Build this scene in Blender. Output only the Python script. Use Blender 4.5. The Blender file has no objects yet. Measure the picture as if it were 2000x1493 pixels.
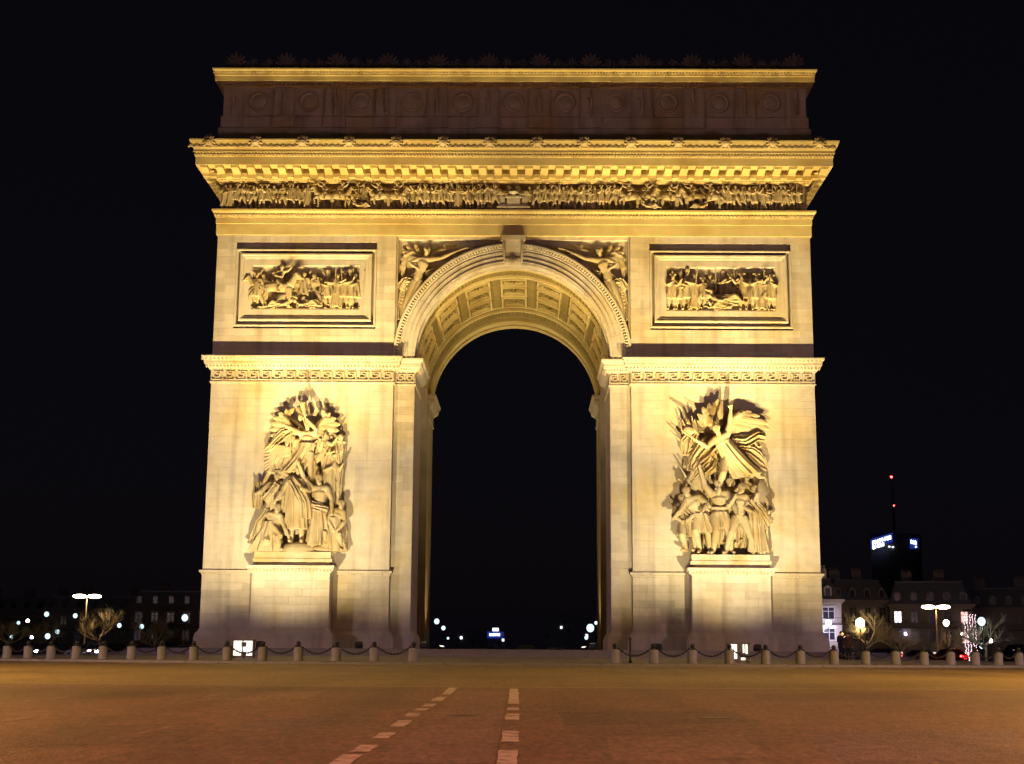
import bpy, bmesh, math, random
from math import sin, cos, pi, radians, sqrt, atan2
from mathutils import Vector, Matrix
random.seed(7)
SC = bpy.context.scene
COL = SC.collection

# ------------------------------------------------------------------ camera
F_PX, PITCH, YAW, ROLL, CAM = 2828.0, 0.1861, 0.0111, -0.0068, Vector((1.147, -104.7, 0.497))
def cam_dir(X, Y):
    c, s = cos(ROLL), sin(ROLL); X, Y = X*c+Y*s, -X*s+Y*c
    return X, Y
def to_world(X, d, Y):
    c, s = cos(PITCH), sin(PITCH); d, Y = d*c-Y*s, d*s+Y*c
    c, s = cos(YAW), sin(YAW)
    return Vector((X*c-d*s, X*s+d*c, Y))
cd = bpy.data.cameras.new('camera'); cam = bpy.data.objects.new('camera', cd); COL.objects.link(cam)
rx, ry = cam_dir(1, 0); ux, uy = cam_dir(0, 1)
R_, U_, F_ = to_world(rx, 0, ry), to_world(ux, 0, uy), to_world(0, 1, 0)
M = Matrix((R_, U_, -F_)).transposed().to_4x4(); M.translation = CAM
cam.matrix_world = M
cd.sensor_width = 36; cd.lens = F_PX/2000*36; cd.clip_start = 0.5; cd.clip_end = 9000
SC.camera = cam

# ------------------------------------------------------------------ night sky, moon, exposure
w = bpy.data.worlds.new('World'); SC.world = w; w.use_nodes = True
nt = w.node_tree; bg = nt.nodes['Background']
sky = nt.nodes.new('ShaderNodeTexSky'); sky.sky_type = 'NISHITA'; sky.sun_disc = False
sky.sun_elevation = radians(3); sky.sun_rotation = radians(150); sky.air_density = 1.0; sky.dust_density = 1.5
hsv = nt.nodes.new('ShaderNodeMix'); hsv.data_type = 'RGBA'; hsv.inputs[0].default_value = 0.93
nt.links.new(sky.outputs[0], hsv.inputs[6]); hsv.inputs[7].default_value = (.32, .24, .50, 1)
nt.links.new(hsv.outputs[2], bg.inputs[0]); bg.inputs[1].default_value = 0.0065
sd = bpy.data.lights.new('moon', 'SUN'); sun = bpy.data.objects.new('moon', sd); COL.objects.link(sun)
sd.energy = 0.009; sd.angle = radians(.5); sd.color = (.8, .85, 1)
sun.rotation_euler = (radians(50), 0, radians(-30))
SC.view_settings.view_transform = 'Standard'; SC.view_settings.look = 'None'
SC.view_settings.exposure = 0.0; SC.view_settings.gamma = 1.0; SC.view_settings.use_curve_mapping = False
SC.cycles.max_bounces = 6; SC.cycles.diffuse_bounces = 2; SC.cycles.glossy_bounces = 2
SC.cycles.sample_clamp_indirect = 4.0
SC.cycles.use_denoising = True

# ------------------------------------------------------------------ materials
def mat(name, col, rough=.8, var=0.0, scale=1.0, island=0.0, bump=0.0, bscale=20., stain=None, stain_scale=.25, metal=0.0, spec=.3):
    m = bpy.data.materials.new(name); m.use_nodes = True
    n = m.node_tree.nodes; l = m.node_tree.links; b = n['Principled BSDF']
    b.inputs['Roughness'].default_value = rough; b.inputs['Metallic'].default_value = metal
    b.inputs['Specular IOR Level'].default_value = spec
    tc = n.new('ShaderNodeTexCoord'); src = None
    rgb = n.new('ShaderNodeRGB'); rgb.outputs[0].default_value = (*col, 1); src = rgb.outputs[0]
    geo = n.new('ShaderNodeNewGeometry')
    if stain:
        t = n.new('ShaderNodeTexNoise'); t.inputs['Scale'].default_value = stain_scale; t.inputs['Detail'].default_value = 5
        l.new(geo.outputs['Position'], t.inputs['Vector'])
        r = n.new('ShaderNodeMapRange'); r.inputs[1].default_value = .45; r.inputs[2].default_value = .72
        l.new(t.outputs[0], r.inputs[0])
        mx = n.new('ShaderNodeMix'); mx.data_type = 'RGBA'; l.new(r.outputs[0], mx.inputs[0]); l.new(src, mx.inputs[6])
        mx.inputs[7].default_value = (*stain, 1); src = mx.outputs[2]
    if var:
        t = n.new('ShaderNodeTexNoise'); t.inputs['Scale'].default_value = scale; t.inputs['Detail'].default_value = 8; t.inputs['Roughness'].default_value = .65
        l.new(geo.outputs['Position'], t.inputs['Vector'])
        r = n.new('ShaderNodeMapRange'); r.inputs[1].default_value = .25; r.inputs[2].default_value = .75; r.inputs[3].default_value = 1-var; r.inputs[4].default_value = 1+var
        l.new(t.outputs[0], r.inputs[0])
        mx = n.new('ShaderNodeMix'); mx.data_type = 'RGBA'; mx.blend_type = 'MULTIPLY'; mx.inputs[0].default_value = 1
        l.new(src, mx.inputs[6]); l.new(r.outputs[0], mx.inputs[7]); src = mx.outputs[2]
    if island:
        r = n.new('ShaderNodeMapRange'); r.inputs[3].default_value = 1-island; r.inputs[4].default_value = 1+island
        l.new(geo.outputs['Random Per Island'], r.inputs[0])
        mx = n.new('ShaderNodeMix'); mx.data_type = 'RGBA'; mx.blend_type = 'MULTIPLY'; mx.inputs[0].default_value = 1
        l.new(src, mx.inputs[6]); l.new(r.outputs[0], mx.inputs[7]); src = mx.outputs[2]
    l.new(src, b.inputs['Base Color'])
    if bump:
        t = n.new('ShaderNodeTexNoise'); t.inputs['Scale'].default_value = bscale; t.inputs['Detail'].default_value = 6
        l.new(geo.outputs['Position'], t.inputs['Vector'])
        bp = n.new('ShaderNodeBump'); bp.inputs['Strength'].default_value = bump; bp.inputs['Distance'].default_value = .05
        l.new(t.outputs[0], bp.inputs['Height']); l.new(bp.outputs[0], b.inputs['Normal'])
    return m
def emis(name, col, s):
    m = bpy.data.materials.new(name); m.use_nodes = True
    b = m.node_tree.nodes['Principled BSDF']; b.inputs['Base Color'].default_value = (.05, .05, .05, 1)
    b.inputs['Emission Color'].default_value = (*col, 1); b.inputs['Emission Strength'].default_value = s
    return m
STONE = mat('limestone', (.49, .42, .305), .85, .15, .9, .12, .14, 9., (.45, .335, .145), .22, spec=.2)
def streaks(m, amount=.80):
    n = m.node_tree.nodes; l = m.node_tree.links; bs = n['Principled BSDF']; src = bs.inputs['Base Color'].links[0].from_socket
    geo = n.new('ShaderNodeNewGeometry')
    for sc, lo, hi, k in (((1.3, 1.3, .09), .50, .72, amount), ((.12, .12, .55), .52, .70, .88)):
        mp = n.new('ShaderNodeMapping'); mp.inputs['Scale'].default_value = sc; l.new(geo.outputs['Position'], mp.inputs[0])
        t = n.new('ShaderNodeTexNoise'); t.inputs['Scale'].default_value = 1.; t.inputs['Detail'].default_value = 5; l.new(mp.outputs[0], t.inputs['Vector'])
        r = n.new('ShaderNodeMapRange'); r.inputs[1].default_value = lo; r.inputs[2].default_value = hi; r.inputs[3].default_value = 1; r.inputs[4].default_value = k
        l.new(t.outputs[0], r.inputs[0]); mx = n.new('ShaderNodeMix'); mx.data_type = 'RGBA'; mx.blend_type = 'MULTIPLY'; mx.inputs[0].default_value = 1
        l.new(src, mx.inputs[6]); l.new(r.outputs[0], mx.inputs[7]); src = mx.outputs[2]
    l.new(src, bs.inputs['Base Color'])
streaks(STONE, .72)
ENT = mat('ochre_mottled_limestone', (.56, .435, .17), .85, .14, .8, .0, .12, 9., (.43, .29, .09), .30, spec=.2)  # yellower than the wall stone, with random browner blotches
DIMGREY = mat('dimmed_grey_stone', (.15, .135, .12), .9, .2, 1., spec=.1)  # palmettes and parapet: shade put into the colour so they look unlit
VAULT = mat('dark_vault_stone', (.25, .18, .055), .9, .2, .8, .0, .1, 8., spec=.1)  # vault lining, ribs and rosettes, darker and browner than the coffer frames
CARVE = mat('carved_limestone', (.49, .415, .285), .85, .16, 1.6, .0, .10, 12., (.37, .27, .11), .5, spec=.2)
STAT = mat('chiselled_limestone', (.41, .325, .18), .85, .25, 1.6, .0, .6, 8., (.27, .185, .065), .8, spec=.2)
FIGM = mat('patinated_carving', (.43, .34, .18), .85, .22, 1.6, .0, .3, 10., (.29, .20, .07), .8, spec=.2)
STAT.node_tree.nodes['Bump'].inputs['Distance'].default_value = .05
ENTC = mat('ochre_carving', (.46, .355, .19), .85, .16, 1.6, .0, .10, 12., (.36, .25, .09), .5, spec=.2)
PAVE = mat('granite_paving', (.14, .125, .125), .7, .2, 3., .05, .2, 15.)
KERB = mat('kerb_granite', (.12, .11, .115), .7, .2, 3.)
IRON = mat('black_iron', (.015, .015, .017), .5, .1, 4., metal=.3)
BOLST = mat('bollard_granite', (.13, .125, .155), .8, .15, 4., .08)
PAINT = mat('road_paint', (.36, .31, .29), .75, .35, 14., stain=(.12, .09, .075), stain_scale=5.)
GLASSD = mat('dark_glass', (.01, .012, .015), .28, spec=.4)
BARK = mat('bark', (.34, .27, .16), .9, .3, 5.)
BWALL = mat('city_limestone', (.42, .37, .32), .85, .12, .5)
BDARK = mat('dimmed_limestone', (.15, .125, .11), .85, .15, .5)  # house limestone darkened in the colour to stand for weak night light
BBLK = mat('unlit_grey_render', (.06, .052, .048), .9, .15, .5)  # near-black wall colour stands in for the lack of light at left
WDARK = mat('window_paint_dark', (.12, .11, .10), .6)
ZINC = mat('roof_zinc', (.06, .065, .08), .5, .15, 1.)
WFRAME = mat('window_paint', (.55, .54, .52), .6)
LAMPW = emis('lamp_cool_white', (.66, .92, 1.), 1.5)
LAMPO = emis('lamp_sodium', (1., .80, .48), 26)
LAMPP = emis('lamp_violet_white', (.72, .68, 1.), 18)
LAMPR = emis('lamp_red', (1., .05, .05), 16)
LITWIN = emis('lit_window', (.95, .97, 1.), 2.2)
LITPINK = emis('lit_shop_glow', (1., .62, .55), 1.1)
SIGNB = emis('sign_letter_light', (.75, .88, 1.), 4.5)
SIGNBG = emis('sign_blue_glow', (.02, .04, .45), .55)
FLOODG = emis('floodlight_glass', (1., .95, .80), 1.6)

# ------------------------------------------------------------------ mesh builder
class MB:
    def __init__(s): s.v = []; s.f = []
    def add(s, vs, fs):
        o = len(s.v); s.v += [tuple(p) for p in vs]; s.f += [tuple(i+o for i in f) for f in fs]; return s
    def box(s, x0, x1, y0, y1, z0, z1):
        return s.add([(x0,y0,z0),(x1,y0,z0),(x1,y1,z0),(x0,y1,z0),(x0,y0,z1),(x1,y0,z1),(x1,y1,z1),(x0,y1,z1)],
                     [(0,3,2,1),(4,5,6,7),(0,1,5,4),(1,2,6,5),(2,3,7,6),(3,0,4,7)])
    def prism_y(s, pts, y0, y1):            # pts: (x,z) polygon extruded along y
        n = len(pts)
        return s.add([(x,y0,z) for x,z in pts]+[(x,y1,z) for x,z in pts],
                     [tuple(range(n)), tuple(range(2*n-1,n-1,-1))]+[(i,i+n,(i+1)%n+n,(i+1)%n) for i in range(n)])
    def prism_x(s, pts, x0, x1):            # pts: (y,z)
        n = len(pts)
        return s.add([(x0,y,z) for y,z in pts]+[(x1,y,z) for y,z in pts],
                     [tuple(range(n)), tuple(range(2*n-1,n-1,-1))]+[(i,i+n,(i+1)%n+n,(i+1)%n) for i in range(n)])
    def lathe(s, prof, c=(0,0,0), n=16, axis='z', cap=True):   # prof: (r,h)
        vs = []; m = len(prof)
        for r, h in prof:
            for k in range(n):
                a = 2*pi*k/n; q = (r*cos(a), r*sin(a), h)
                if axis == 'y': q = (q[0], q[2], q[1])
                if axis == 'x': q = (q[2], q[0], q[1])
                vs.append((c[0]+q[0], c[1]+q[1], c[2]+q[2]))
        fs = [(i*n+k, i*n+(k+1)%n, (i+1)*n+(k+1)%n, (i+1)*n+k) for i in range(m-1) for k in range(n)]
        if cap: fs += [tuple(range(n-1,-1,-1)), tuple(range((m-1)*n, m*n))]
        return s.add(vs, fs)
    def ell(s, c, r, n=10, m=6, rot=None):
        vs = []; c = Vector(c)
        def P(x, y, z):
            p = Vector((x*r[0], y*r[1], z*r[2]))
            return c + (rot @ p if rot else p)
        vs.append(P(0,0,-1))
        for i in range(1, m):
            t = -pi/2+pi*i/m
            for k in range(n): a = 2*pi*k/n; vs.append(P(cos(t)*cos(a), cos(t)*sin(a), sin(t)))
        vs.append(P(0,0,1)); L = len(vs)-1
        fs = [(0, 1+(k+1)%n, 1+k) for k in range(n)]
        for i in range(m-2):
            b = 1+i*n; fs += [(b+k, b+(k+1)%n, b+n+(k+1)%n, b+n+k) for k in range(n)]
        b = 1+(m-2)*n; fs += [(b+k, b+(k+1)%n, L) for k in range(n)]
        return s.add(vs, fs)
    def tube(s, pts, rad, n=8, flat=1.0, side=None, ends=True):
        pts = [Vector(p) for p in pts]; rad = rad if hasattr(rad, '__len__') else [rad]*len(pts)
        if ends:     # rounded ends
            d0 = (pts[0]-pts[1]).normalized(); d1 = (pts[-1]-pts[-2]).normalized()
            pts = [pts[0]+d0*rad[0]*.8]+pts+[pts[-1]+d1*rad[-1]*.8]; rad = [rad[0]*.45]+list(rad)+[rad[-1]*.45]
        vs = []; m = len(pts)
        for i, p in enumerate(pts):
            d = (pts[min(i+1,m-1)]-pts[max(i-1,0)]).normalized()
            up = Vector(side) if side else (Vector((0,1,0)) if abs(d.y) < .9 else Vector((1,0,0)))
            a = d.cross(up).normalized(); b = d.cross(a).normalized()
            for k in range(n):
                t = 2*pi*k/n; vs.append(p+a*cos(t)*rad[i]+b*sin(t)*rad[i]*flat)
        fs = [(i*n+k, i*n+(k+1)%n, (i+1)*n+(k+1)%n, (i+1)*n+k) for i in range(m-1) for k in range(n)]
        fs += [tuple(range(n-1,-1,-1)), tuple(range((m-1)*n, m*n))]
        return s.add(vs, fs)
    def sheet(s, fn, nu, nv, th):           # closed thick sheet, fn(u,v)->point, thickness along +y
        vs = []
        for k in (0, 1):
            for i in range(nu+1):
                for j in range(nv+1):
                    p = fn(i/nu, j/nv); vs.append((p[0], p[1]+(th if k else 0), p[2]))
        W = nv+1; N = (nu+1)*W; fs = []
        for i in range(nu):
            for j in range(nv):
                a = i*W+j; fs += [(a, a+W, a+W+1, a+1), (N+a, N+a+1, N+a+W+1, N+a+W)]
        for i in range(nu):
            a = i*W; fs.append((a, N+a, N+a+W, a+W)); a = i*W+nv; fs.append((a, a+W, N+a+W, N+a))
        for j in range(nv):
            a = j; fs.append((a, a+1, N+a+1, N+a)); a = nu*W+j; fs.append((a, N+a, N+a+1, a+1))
        return s.add(vs, fs)
    def xf(s, mtx, start=0):
        for i in range(start, len(s.v)): s.v[i] = tuple(mtx @ Vector(s.v[i]))
        return s
    def mesh(s, name, m=None, smooth=False):
        me = bpy.data.meshes.new(name); me.from_pydata(s.v, [], s.f); me.validate()
        if m: me.materials.append(m)
        if smooth: me.polygons.foreach_set('use_smooth', [True]*len(me.polygons))
        me.update(); return me

def put(name, me, parent=None, loc=None, rotz=None, scale=None):
    o = bpy.data.objects.new(name, me); COL.objects.link(o)
    if parent is not None:
        o.parent = parent
        if parent.name in PINV: o.matrix_parent_inverse = PINV[parent.name]
    if loc is not None: o.location = loc
    if rotz is not None: o.rotation_euler = (0, 0, rotz)
    if scale is not None: o.scale = scale
    return o
PINV = {}                                     # roots whose children are given in world coordinates
def obj(name, mb, m, parent=None, smooth=False, **k): return put(name, mb.mesh(name, m, smooth), parent, **k)
def tag(o, label=None, cat=None, group=None, kind=None):
    if label: o['label'] = label
    if cat: o['category'] = cat
    if group: o['group'] = group
    if kind: o['kind'] = kind
    return o
def root(name, loc, label, cat, group=None, world=True, rotz=0):
    o = bpy.data.objects.new(name, None); COL.objects.link(o); o.location = loc; o.rotation_euler = (0, 0, rotz)
    o.empty_display_size = .2
    if world: PINV[o.name] = Matrix.Translation(-Vector(loc))
    return tag(o, label, cat, group)
def sub(name, me, part, **k):                  # sub-part of a part (part sits at identity in world terms)
    o = bpy.data.objects.new(name, me); COL.objects.link(o); o.parent = part
    for a, b in k.items(): setattr(o, a, b)
    return o
def remesh(mb, name, voxel, m, smooth_it=0):
    me = mb.mesh(name+'_raw'); o = bpy.data.objects.new(name+'_tmp', me); COL.objects.link(o)
    r = o.modifiers.new('r', 'REMESH'); r.mode = 'VOXEL'; r.voxel_size = voxel; r.use_smooth_shade = True
    if smooth_it:
        q = o.modifiers.new('s', 'SMOOTH'); q.iterations = smooth_it; q.factor = .5
    dg = bpy.context.evaluated_depsgraph_get()
    out = bpy.data.meshes.new_from_object(o.evaluated_get(dg)); out.name = name
    bpy.data.objects.remove(o); bpy.data.meshes.remove(me)
    out.materials.clear(); out.materials.append(m)
    out.polygons.foreach_set('use_smooth', [True]*len(out.polygons)); out.update()
    return out

# ------------------------------------------------------------------ ground
CX, CY = 0.0, 11.1
def ground_z(r):
    if r < 45.6: return .8 if r < 28.6 else (.11 if r > 45 else .35-.24*(r-31)/14)
    return -.02-.0103*(min(r, 400)-45.6)
def gpt(x, y, dz=0): return Vector((x, y, ground_z(sqrt((x-CX)**2+(y-CY)**2))+dz))
EYE = Vector((1.147, -104.7, 0.497))          # where the measurements were taken from
def pix(px, py, Y):                            # where a sight line meets a vertical plane (used once, to take measurements)
    X, Yv = cam_dir((px-1000)/F_PX, (746.5-py)/F_PX); d = to_world(X, 1, Yv); t = (Y-EYE.y)/d.y
    return EYE+d*t
def rings(radii, zs, n=192):
    b = MB(); vs = []; m = len(radii)
    for r, z in zip(radii, zs):
        for k in range(n): a = 2*pi*k/n; vs.append((CX+r*cos(a), CY+r*sin(a), z))
    return b.add(vs, [(i*n+k, i*n+(k+1)%n, (i+1)*n+(k+1)%n, (i+1)*n+k) for i in range(m-1) for k in range(n)])
def road_mat(name, col, rough=.62):
    m = mat(name, col, rough, .85, 2.6, 0, .6, 22., tuple(c*.62 for c in col), .12, spec=.35)
    n = m.node_tree.nodes; l = m.node_tree.links; bs = n['Principled BSDF']
    for q in n:
        if q.type == 'TEX_NOISE' and abs(q.inputs['Scale'].default_value-2.6) < .01: q.inputs['Roughness'].default_value = .9; q.inputs['Detail'].default_value = 11
    old = bs.inputs['Base Color'].links[0].from_socket
    geo = n.new('ShaderNodeNewGeometry'); src = old
    for sc, lo, hi, dark in (((.55, .035, 1), .50, .72, .72), ((12., 12., 12.), .36, .66, 1.7), ((13., 2.6, 13.), .30, .62, None)):
        mp = n.new('ShaderNodeMapping'); mp.inputs['Scale'].default_value = sc; l.new(geo.outputs['Position'], mp.inputs[0])
        t = n.new('ShaderNodeTexNoise'); t.inputs['Scale'].default_value = 1.; t.inputs['Detail'].default_value = 4; l.new(mp.outputs[0], t.inputs['Vector'])
        r = n.new('ShaderNodeMapRange'); r.inputs[1].default_value = lo; r.inputs[2].default_value = hi
        r.inputs[3].default_value = 1 if dark else .55; r.inputs[4].default_value = dark or 1
        l.new(t.outputs[0], r.inputs[0]); mx = n.new('ShaderNodeMix'); mx.data_type = 'RGBA'; mx.blend_type = 'MULTIPLY'; mx.inputs[0].default_value = 1
        l.new(src, mx.inputs[6]); l.new(r.outputs[0], mx.inputs[7]); src = mx.outputs[2]
    l.new(src, bs.inputs['Base Color']); return m
ASPH = road_mat('worn_asphalt', (.120, .072, .050)); SETT = road_mat('granite_setts', (.130, .094, .048))
rad = [45.2, 48, 52, 58, 65, 72, 77]
ringroad = tag(obj('ring_road', rings(rad, [-.02 if r < 45.6 else ground_z(r) for r in rad]), SETT), kind='structure')
tag(sub('sett_edging', rings([76.9, 77.25], [ground_z(76.9)+.004, ground_z(77.25)+.004]).mesh('sett_edging', mat('pale_setts', (.22, .18, .14), .7, .4, 3.)), ringroad), kind='stuff')
rad = [77, 85, 100, 125, 160, 220, 300, 400, 700, 1500, 5000]
road = tag(obj('road', rings(rad, [ground_z(r) for r in rad]), ASPH), kind='structure')
plaza = tag(obj('plaza', rings([.5, 28.6, 28.61, 29.6, 29.61, 30.6, 30.61, 38, 45.0], [.8, .8, .65, .65, .5, .5, .35, .23, .115]), PAVE), kind='structure')
kmb = MB(); K = 150                             # kerb stones, one by one
for k in range(K):
    a = 2*pi*k/K; b_ = 2*pi*(k+.985)/K
    P = []
    for r in (45.0, 45.42):
        for t in (a, b_):
            for z in (-.3, .11 if r < 45.2 else .10): P.append((CX+r*cos(t), CY+r*sin(t), z))
    m_ = MB().add(P, [(0,1,3,2),(4,6,7,5),(0,4,5,1),(2,3,7,6),(1,5,7,3),(0,2,6,4)])
    if -175 < math.degrees(atan2(sin(a), cos(a))) < -5: sub('kerb_stone', m_.mesh('kerb_stone', KERB), plaza)
    else: kmb.add(m_.v, m_.f)
tag(sub('kerb_stone_run', kmb.mesh('kerb_stone_run', KERB), plaza), kind='stuff')

# lane dashes painted on the road
def road_at(px, py):
    X, Yv = cam_dir((px-1000)/F_PX, (746.5-py)/F_PX); d = to_world(X, 1, Yv); t = 20.
    for _ in range(60):
        p = EYE+d*t; g = ground_z(sqrt((p.x-CX)**2+(p.y-CY)**2)); t = (g-EYE.z)/d.z
    return EYE+d*t
rnd = random.Random(3)
DASH = [((1004,1346),(1002.5,1375),20),((1002,1383),(1001.5,1388),22),((1001,1395),(999.5,1408),26),((998,1428),(995.5,1450),33),((993,1466),(990,1495),40),
        ((885,1344),(871,1357),27),((863,1362),(851,1370),27),((842,1375),(834,1381),28),((826,1384.5),(820,1388.5),28),((812,1393),(802,1400),32),((792,1408),(776,1420),36),((758,1432),(742,1443),40),((722,1456),(702,1470),46),((690,1475),(660,1495),50)]
for (xa, ya), (xb, yb), wpx in DASH:            # worn white dashes, measured where they lie on the road
    p0, p1 = road_at(xa, ya), road_at(xb, yb); b = MB(); n = 6; vs = []
    for i in range(n+1):
        q = p0.lerp(p1, i/n)
        for sg in (-.5, .5):
            c = q+Vector((sg*.215+.03*(rnd.random()-.5), .06*(rnd.random()-.5), 0)); c.z = ground_z(sqrt((c.x-CX)**2+(c.y-CY)**2))+.006; vs.append(c)
    b.add(vs, [(2*i, 2*i+1, 2*i+3, 2*i+2) for i in range(n)])
    sub('lane_dash', b.mesh('lane_dash', PAINT), road)
pt = road_mat('resurfaced_asphalt', (.135, .086, .072)); b = MB(); vs = []; L_, R2 = [], []
for (xa, ya), (xb, yb) in zip(((895,1350),(868,1380),(822,1420),(770,1460),(735,1492)), ((990,1350),(986,1380),(979,1420),(972,1460),(966,1492))):
    for px_, py_ in ((xa, ya), (xb, yb)):
        c = road_at(px_, py_); c.z = ground_z(sqrt((c.x-CX)**2+(c.y-CY)**2))+.004; vs.append(c)
b.add(vs, [(2*i, 2*i+1, 2*i+3, 2*i+2) for i in range(4)]); sub('resurfaced_strip', b.mesh('resurfaced_strip', pt), road)

def lay(pts, name, m, par, dz):                  # a thin sheet on the road with slightly uneven edges
    vs = []; n = len(pts)
    for k in range(n):
        a, b2 = road_at(*pts[k]), road_at(*pts[(k+1) % n])
        for t in (0, .25, .5, .75):
            c = a.lerp(b2, t)+Vector((rnd.uniform(-.05, .05), rnd.uniform(-.12, .12), 0)); c.z = ground_z(sqrt((c.x-CX)**2+(c.y-CY)**2))+dz; vs.append(c)
    return sub(name, MB().add(vs, [tuple(range(len(vs)))]).mesh(name, m), par)
PD, PL, PV = road_mat('dark_asphalt_repair', (.092, .057, .042)), road_mat('pale_asphalt_repair', (.155, .100, .072)), road_mat('violet_grey_asphalt_repair', (.115, .075, .074))
for pts, m in (([(1090,1392),(1420,1388),(1500,1412),(1110,1418)], PD), ([(1460,1356),(1760,1352),(1830,1366),(1500,1372)], PD), ([(120,1420),(420,1412),(360,1450),(20,1460)], PD), ([(1560,1430),(1990,1424),(1998,1486),(1640,1490)], PV),
               ([(430,1352),(640,1350),(600,1366),(370,1370)], PL), ([(1180,1440),(1440,1436),(1500,1480),(1200,1488)], PL), ([(180,1352),(360,1350),(300,1364),(120,1366)], PD), ([(520,1400),(660,1398),(610,1424),(450,1428)], PV)):
    lay(pts, 'road_repair', m, road, .003)
OLDP = mat('worn_off_paint', (.20, .14, .11), .8, .5, 6., stain=(.11, .07, .05), stain_scale=3.)
for pts in ([(0,1407),(78,1398),(78,1401),(0,1411)], [(365,1411),(430,1398),(436,1400),(374,1413)], [(140,1386),(170,1382),(174,1384),(144,1389)], [(250,1436),(330,1418),(336,1420),(258,1439)], [(1560,1375),(1600,1374),(1602,1377),(1562,1378)], [(1020,1386),(1070,1386),(1072,1388),(1020,1388)], [(1225,1352),(1250,1364),(1245,1365),(1220,1353)]):
    lay(pts, 'old_marking', OLDP, road, .005)
for px_, py_ in ((905,1398), (1395,1403)):
    c = road_at(px_, py_); sub('drain_cover', MB().lathe([(.28,.004),(.28,.008),(.24,.010),(.02,.009)], (c.x, c.y, c.z), 20).mesh('drain_cover', mat('worn_cast_iron', (.06, .045, .038), .5, .2, 9.)), road)

# ------------------------------------------------------------------ the triumphal arch
ARCH = root('triumphal_arch', (CX, CY, .8), 'floodlit pale limestone triumphal arch with one tall vaulted passage', 'arch')
HW, DEP = 22.2, 22.2
def arc(r, z0, a0, a1, n): return [(r*cos(a0+(a1-a0)*i/n), z0+r*sin(a0+(a1-a0)*i/n)) for i in range(n+1)]
SPR = 21.93                                    # springing height of the great vault
RV = 7.45
core = MB().prism_y([(-HW+.03,.7),(-7.22,.7),(-7.22,SPR-.02)]+arc(RV, SPR, pi, 0, 48)+[(7.22,SPR-.02),(7.22,.7),(HW-.03,.7),(HW-.03,44.0),(-HW+.03,44.0)], .62, 21.6)
co = obj('wall_core', core, STONE, ARCH)
cut = MB().prism_x([(6.9,.0),(15.3,.0),(15.3,15.3)]+[(11.1+4.2*cos(pi*i/24), 15.3+4.2*sin(pi*i/24)) for i in range(1,24)]+[(6.9,15.3)], -30, 30)
cu = bpy.data.objects.new('cutter', cut.mesh('cutter')); COL.objects.link(cu)
for q in (co, cu):
    bm = bmesh.new(); bm.from_mesh(q.data); bmesh.ops.recalc_face_normals(bm, faces=bm.faces); bm.to_mesh(q.data); bm.free()
md = co.modifiers.new('b', 'BOOLEAN'); md.object = cu; md.operation = 'DIFFERENCE'; md.solver = 'EXACT'
bpy.context.view_layer.update()
nm = bpy.data.meshes.new_from_object(co.evaluated_get(bpy.context.evaluated_depsgraph_get()))
co.modifiers.clear(); co.data = nm; nm.name = 'wall_core'
bpy.data.objects.remove(cu)

def ring(prof, x0, x1, y0, y1):                # closed profile [(proud,z)] swept round a rectangle with mitred corners
    b = MB(); n = len(prof); vs = []
    for cx_, cy_, sx, sy in ((x0,y0,-1,-1),(x1,y0,1,-1),(x1,y1,1,1),(x0,y1,-1,1)):
        for p, z in prof: vs.append((cx_+sx*p, cy_+sy*p, z))
    fs = []
    for c in range(4):
        for i in range(n):
            j = (i+1) % n; d = (c+1) % 4; fs.append((c*n+i, d*n+i, d*n+j, c*n+j))
    return b.add(vs, fs)
def cyma(p0, z0, p1, z1, n=5, kind='ovolo'):   # curved bit of a profile
    out = []
    for i in range(1, n):
        t = i/n
        q = sin(t*pi/2) if kind == 'ovolo' else (1-cos(t*pi/2) if kind == 'cavetto' else (1-cos(t*pi))/2)
        out.append((p0+(p1-p0)*q, z0+(z1-z0)*t))
    return out
def back(prof): return [(-.35, prof[0][1])]+prof+[(-.35, prof[-1][1])]

# front slabs of the piers and the upper wall (ashlar blocks are laid over them)
for s in (-1, 1):
    xa, xb = sorted((s*8.75, s*(HW-.04)))
    for y0, y1 in ((.018, .66), (21.55, 22.15)):
        obj('pier_slab', MB().box(xa, xb, y0, y1, .75, 21.95), STONE, ARCH)
        obj('upper_wall_slab', MB().box(xa, xb, y0 if y0 > 1 else .45, y1, 21.95, 31.4), STONE, ARCH)

# --- ashlar
N_PART = [0]; rest = MB(); blocks = []
rb = random.Random(11)
def ashlar(x0, x1, z0, z1, y, course=.56, length=1.9, holes=(), part=True, th=.05):
    nz = max(1, round((z1-z0)/course)); ch = (z1-z0)/nz; g = .0042
    for i in range(nz):
        za, zb = z0+i*ch, z0+(i+1)*ch
        spans = [(x0, x1)]
        for hx0, hx1, hz0, hz1 in holes:
            if zb > hz0+.02 and za < hz1-.02:
                spans = [t for (a, b) in spans for t in ((a, min(b, hx0)), (max(a, hx1), b)) if t[1]-t[0] > .05]
        for a, b in spans:
            n = max(1, round((b-a)/length)); cuts = [a]
            off = .5 if i % 2 else 0.
            for k in range(1, n+(1 if off else 0)):
                c = a+(b-a)*(k-off)/n+rb.uniform(-.12, .12)
                if c-cuts[-1] > .4 and b-c > .4: cuts.append(c)
            cuts.append(b)
            for c0, c1 in zip(cuts, cuts[1:]):
                d = rb.uniform(-.004, .004)
                blocks.append(((c0+g, c1-g, y+d, y+th+.015, za+g, zb-g), part))
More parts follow.
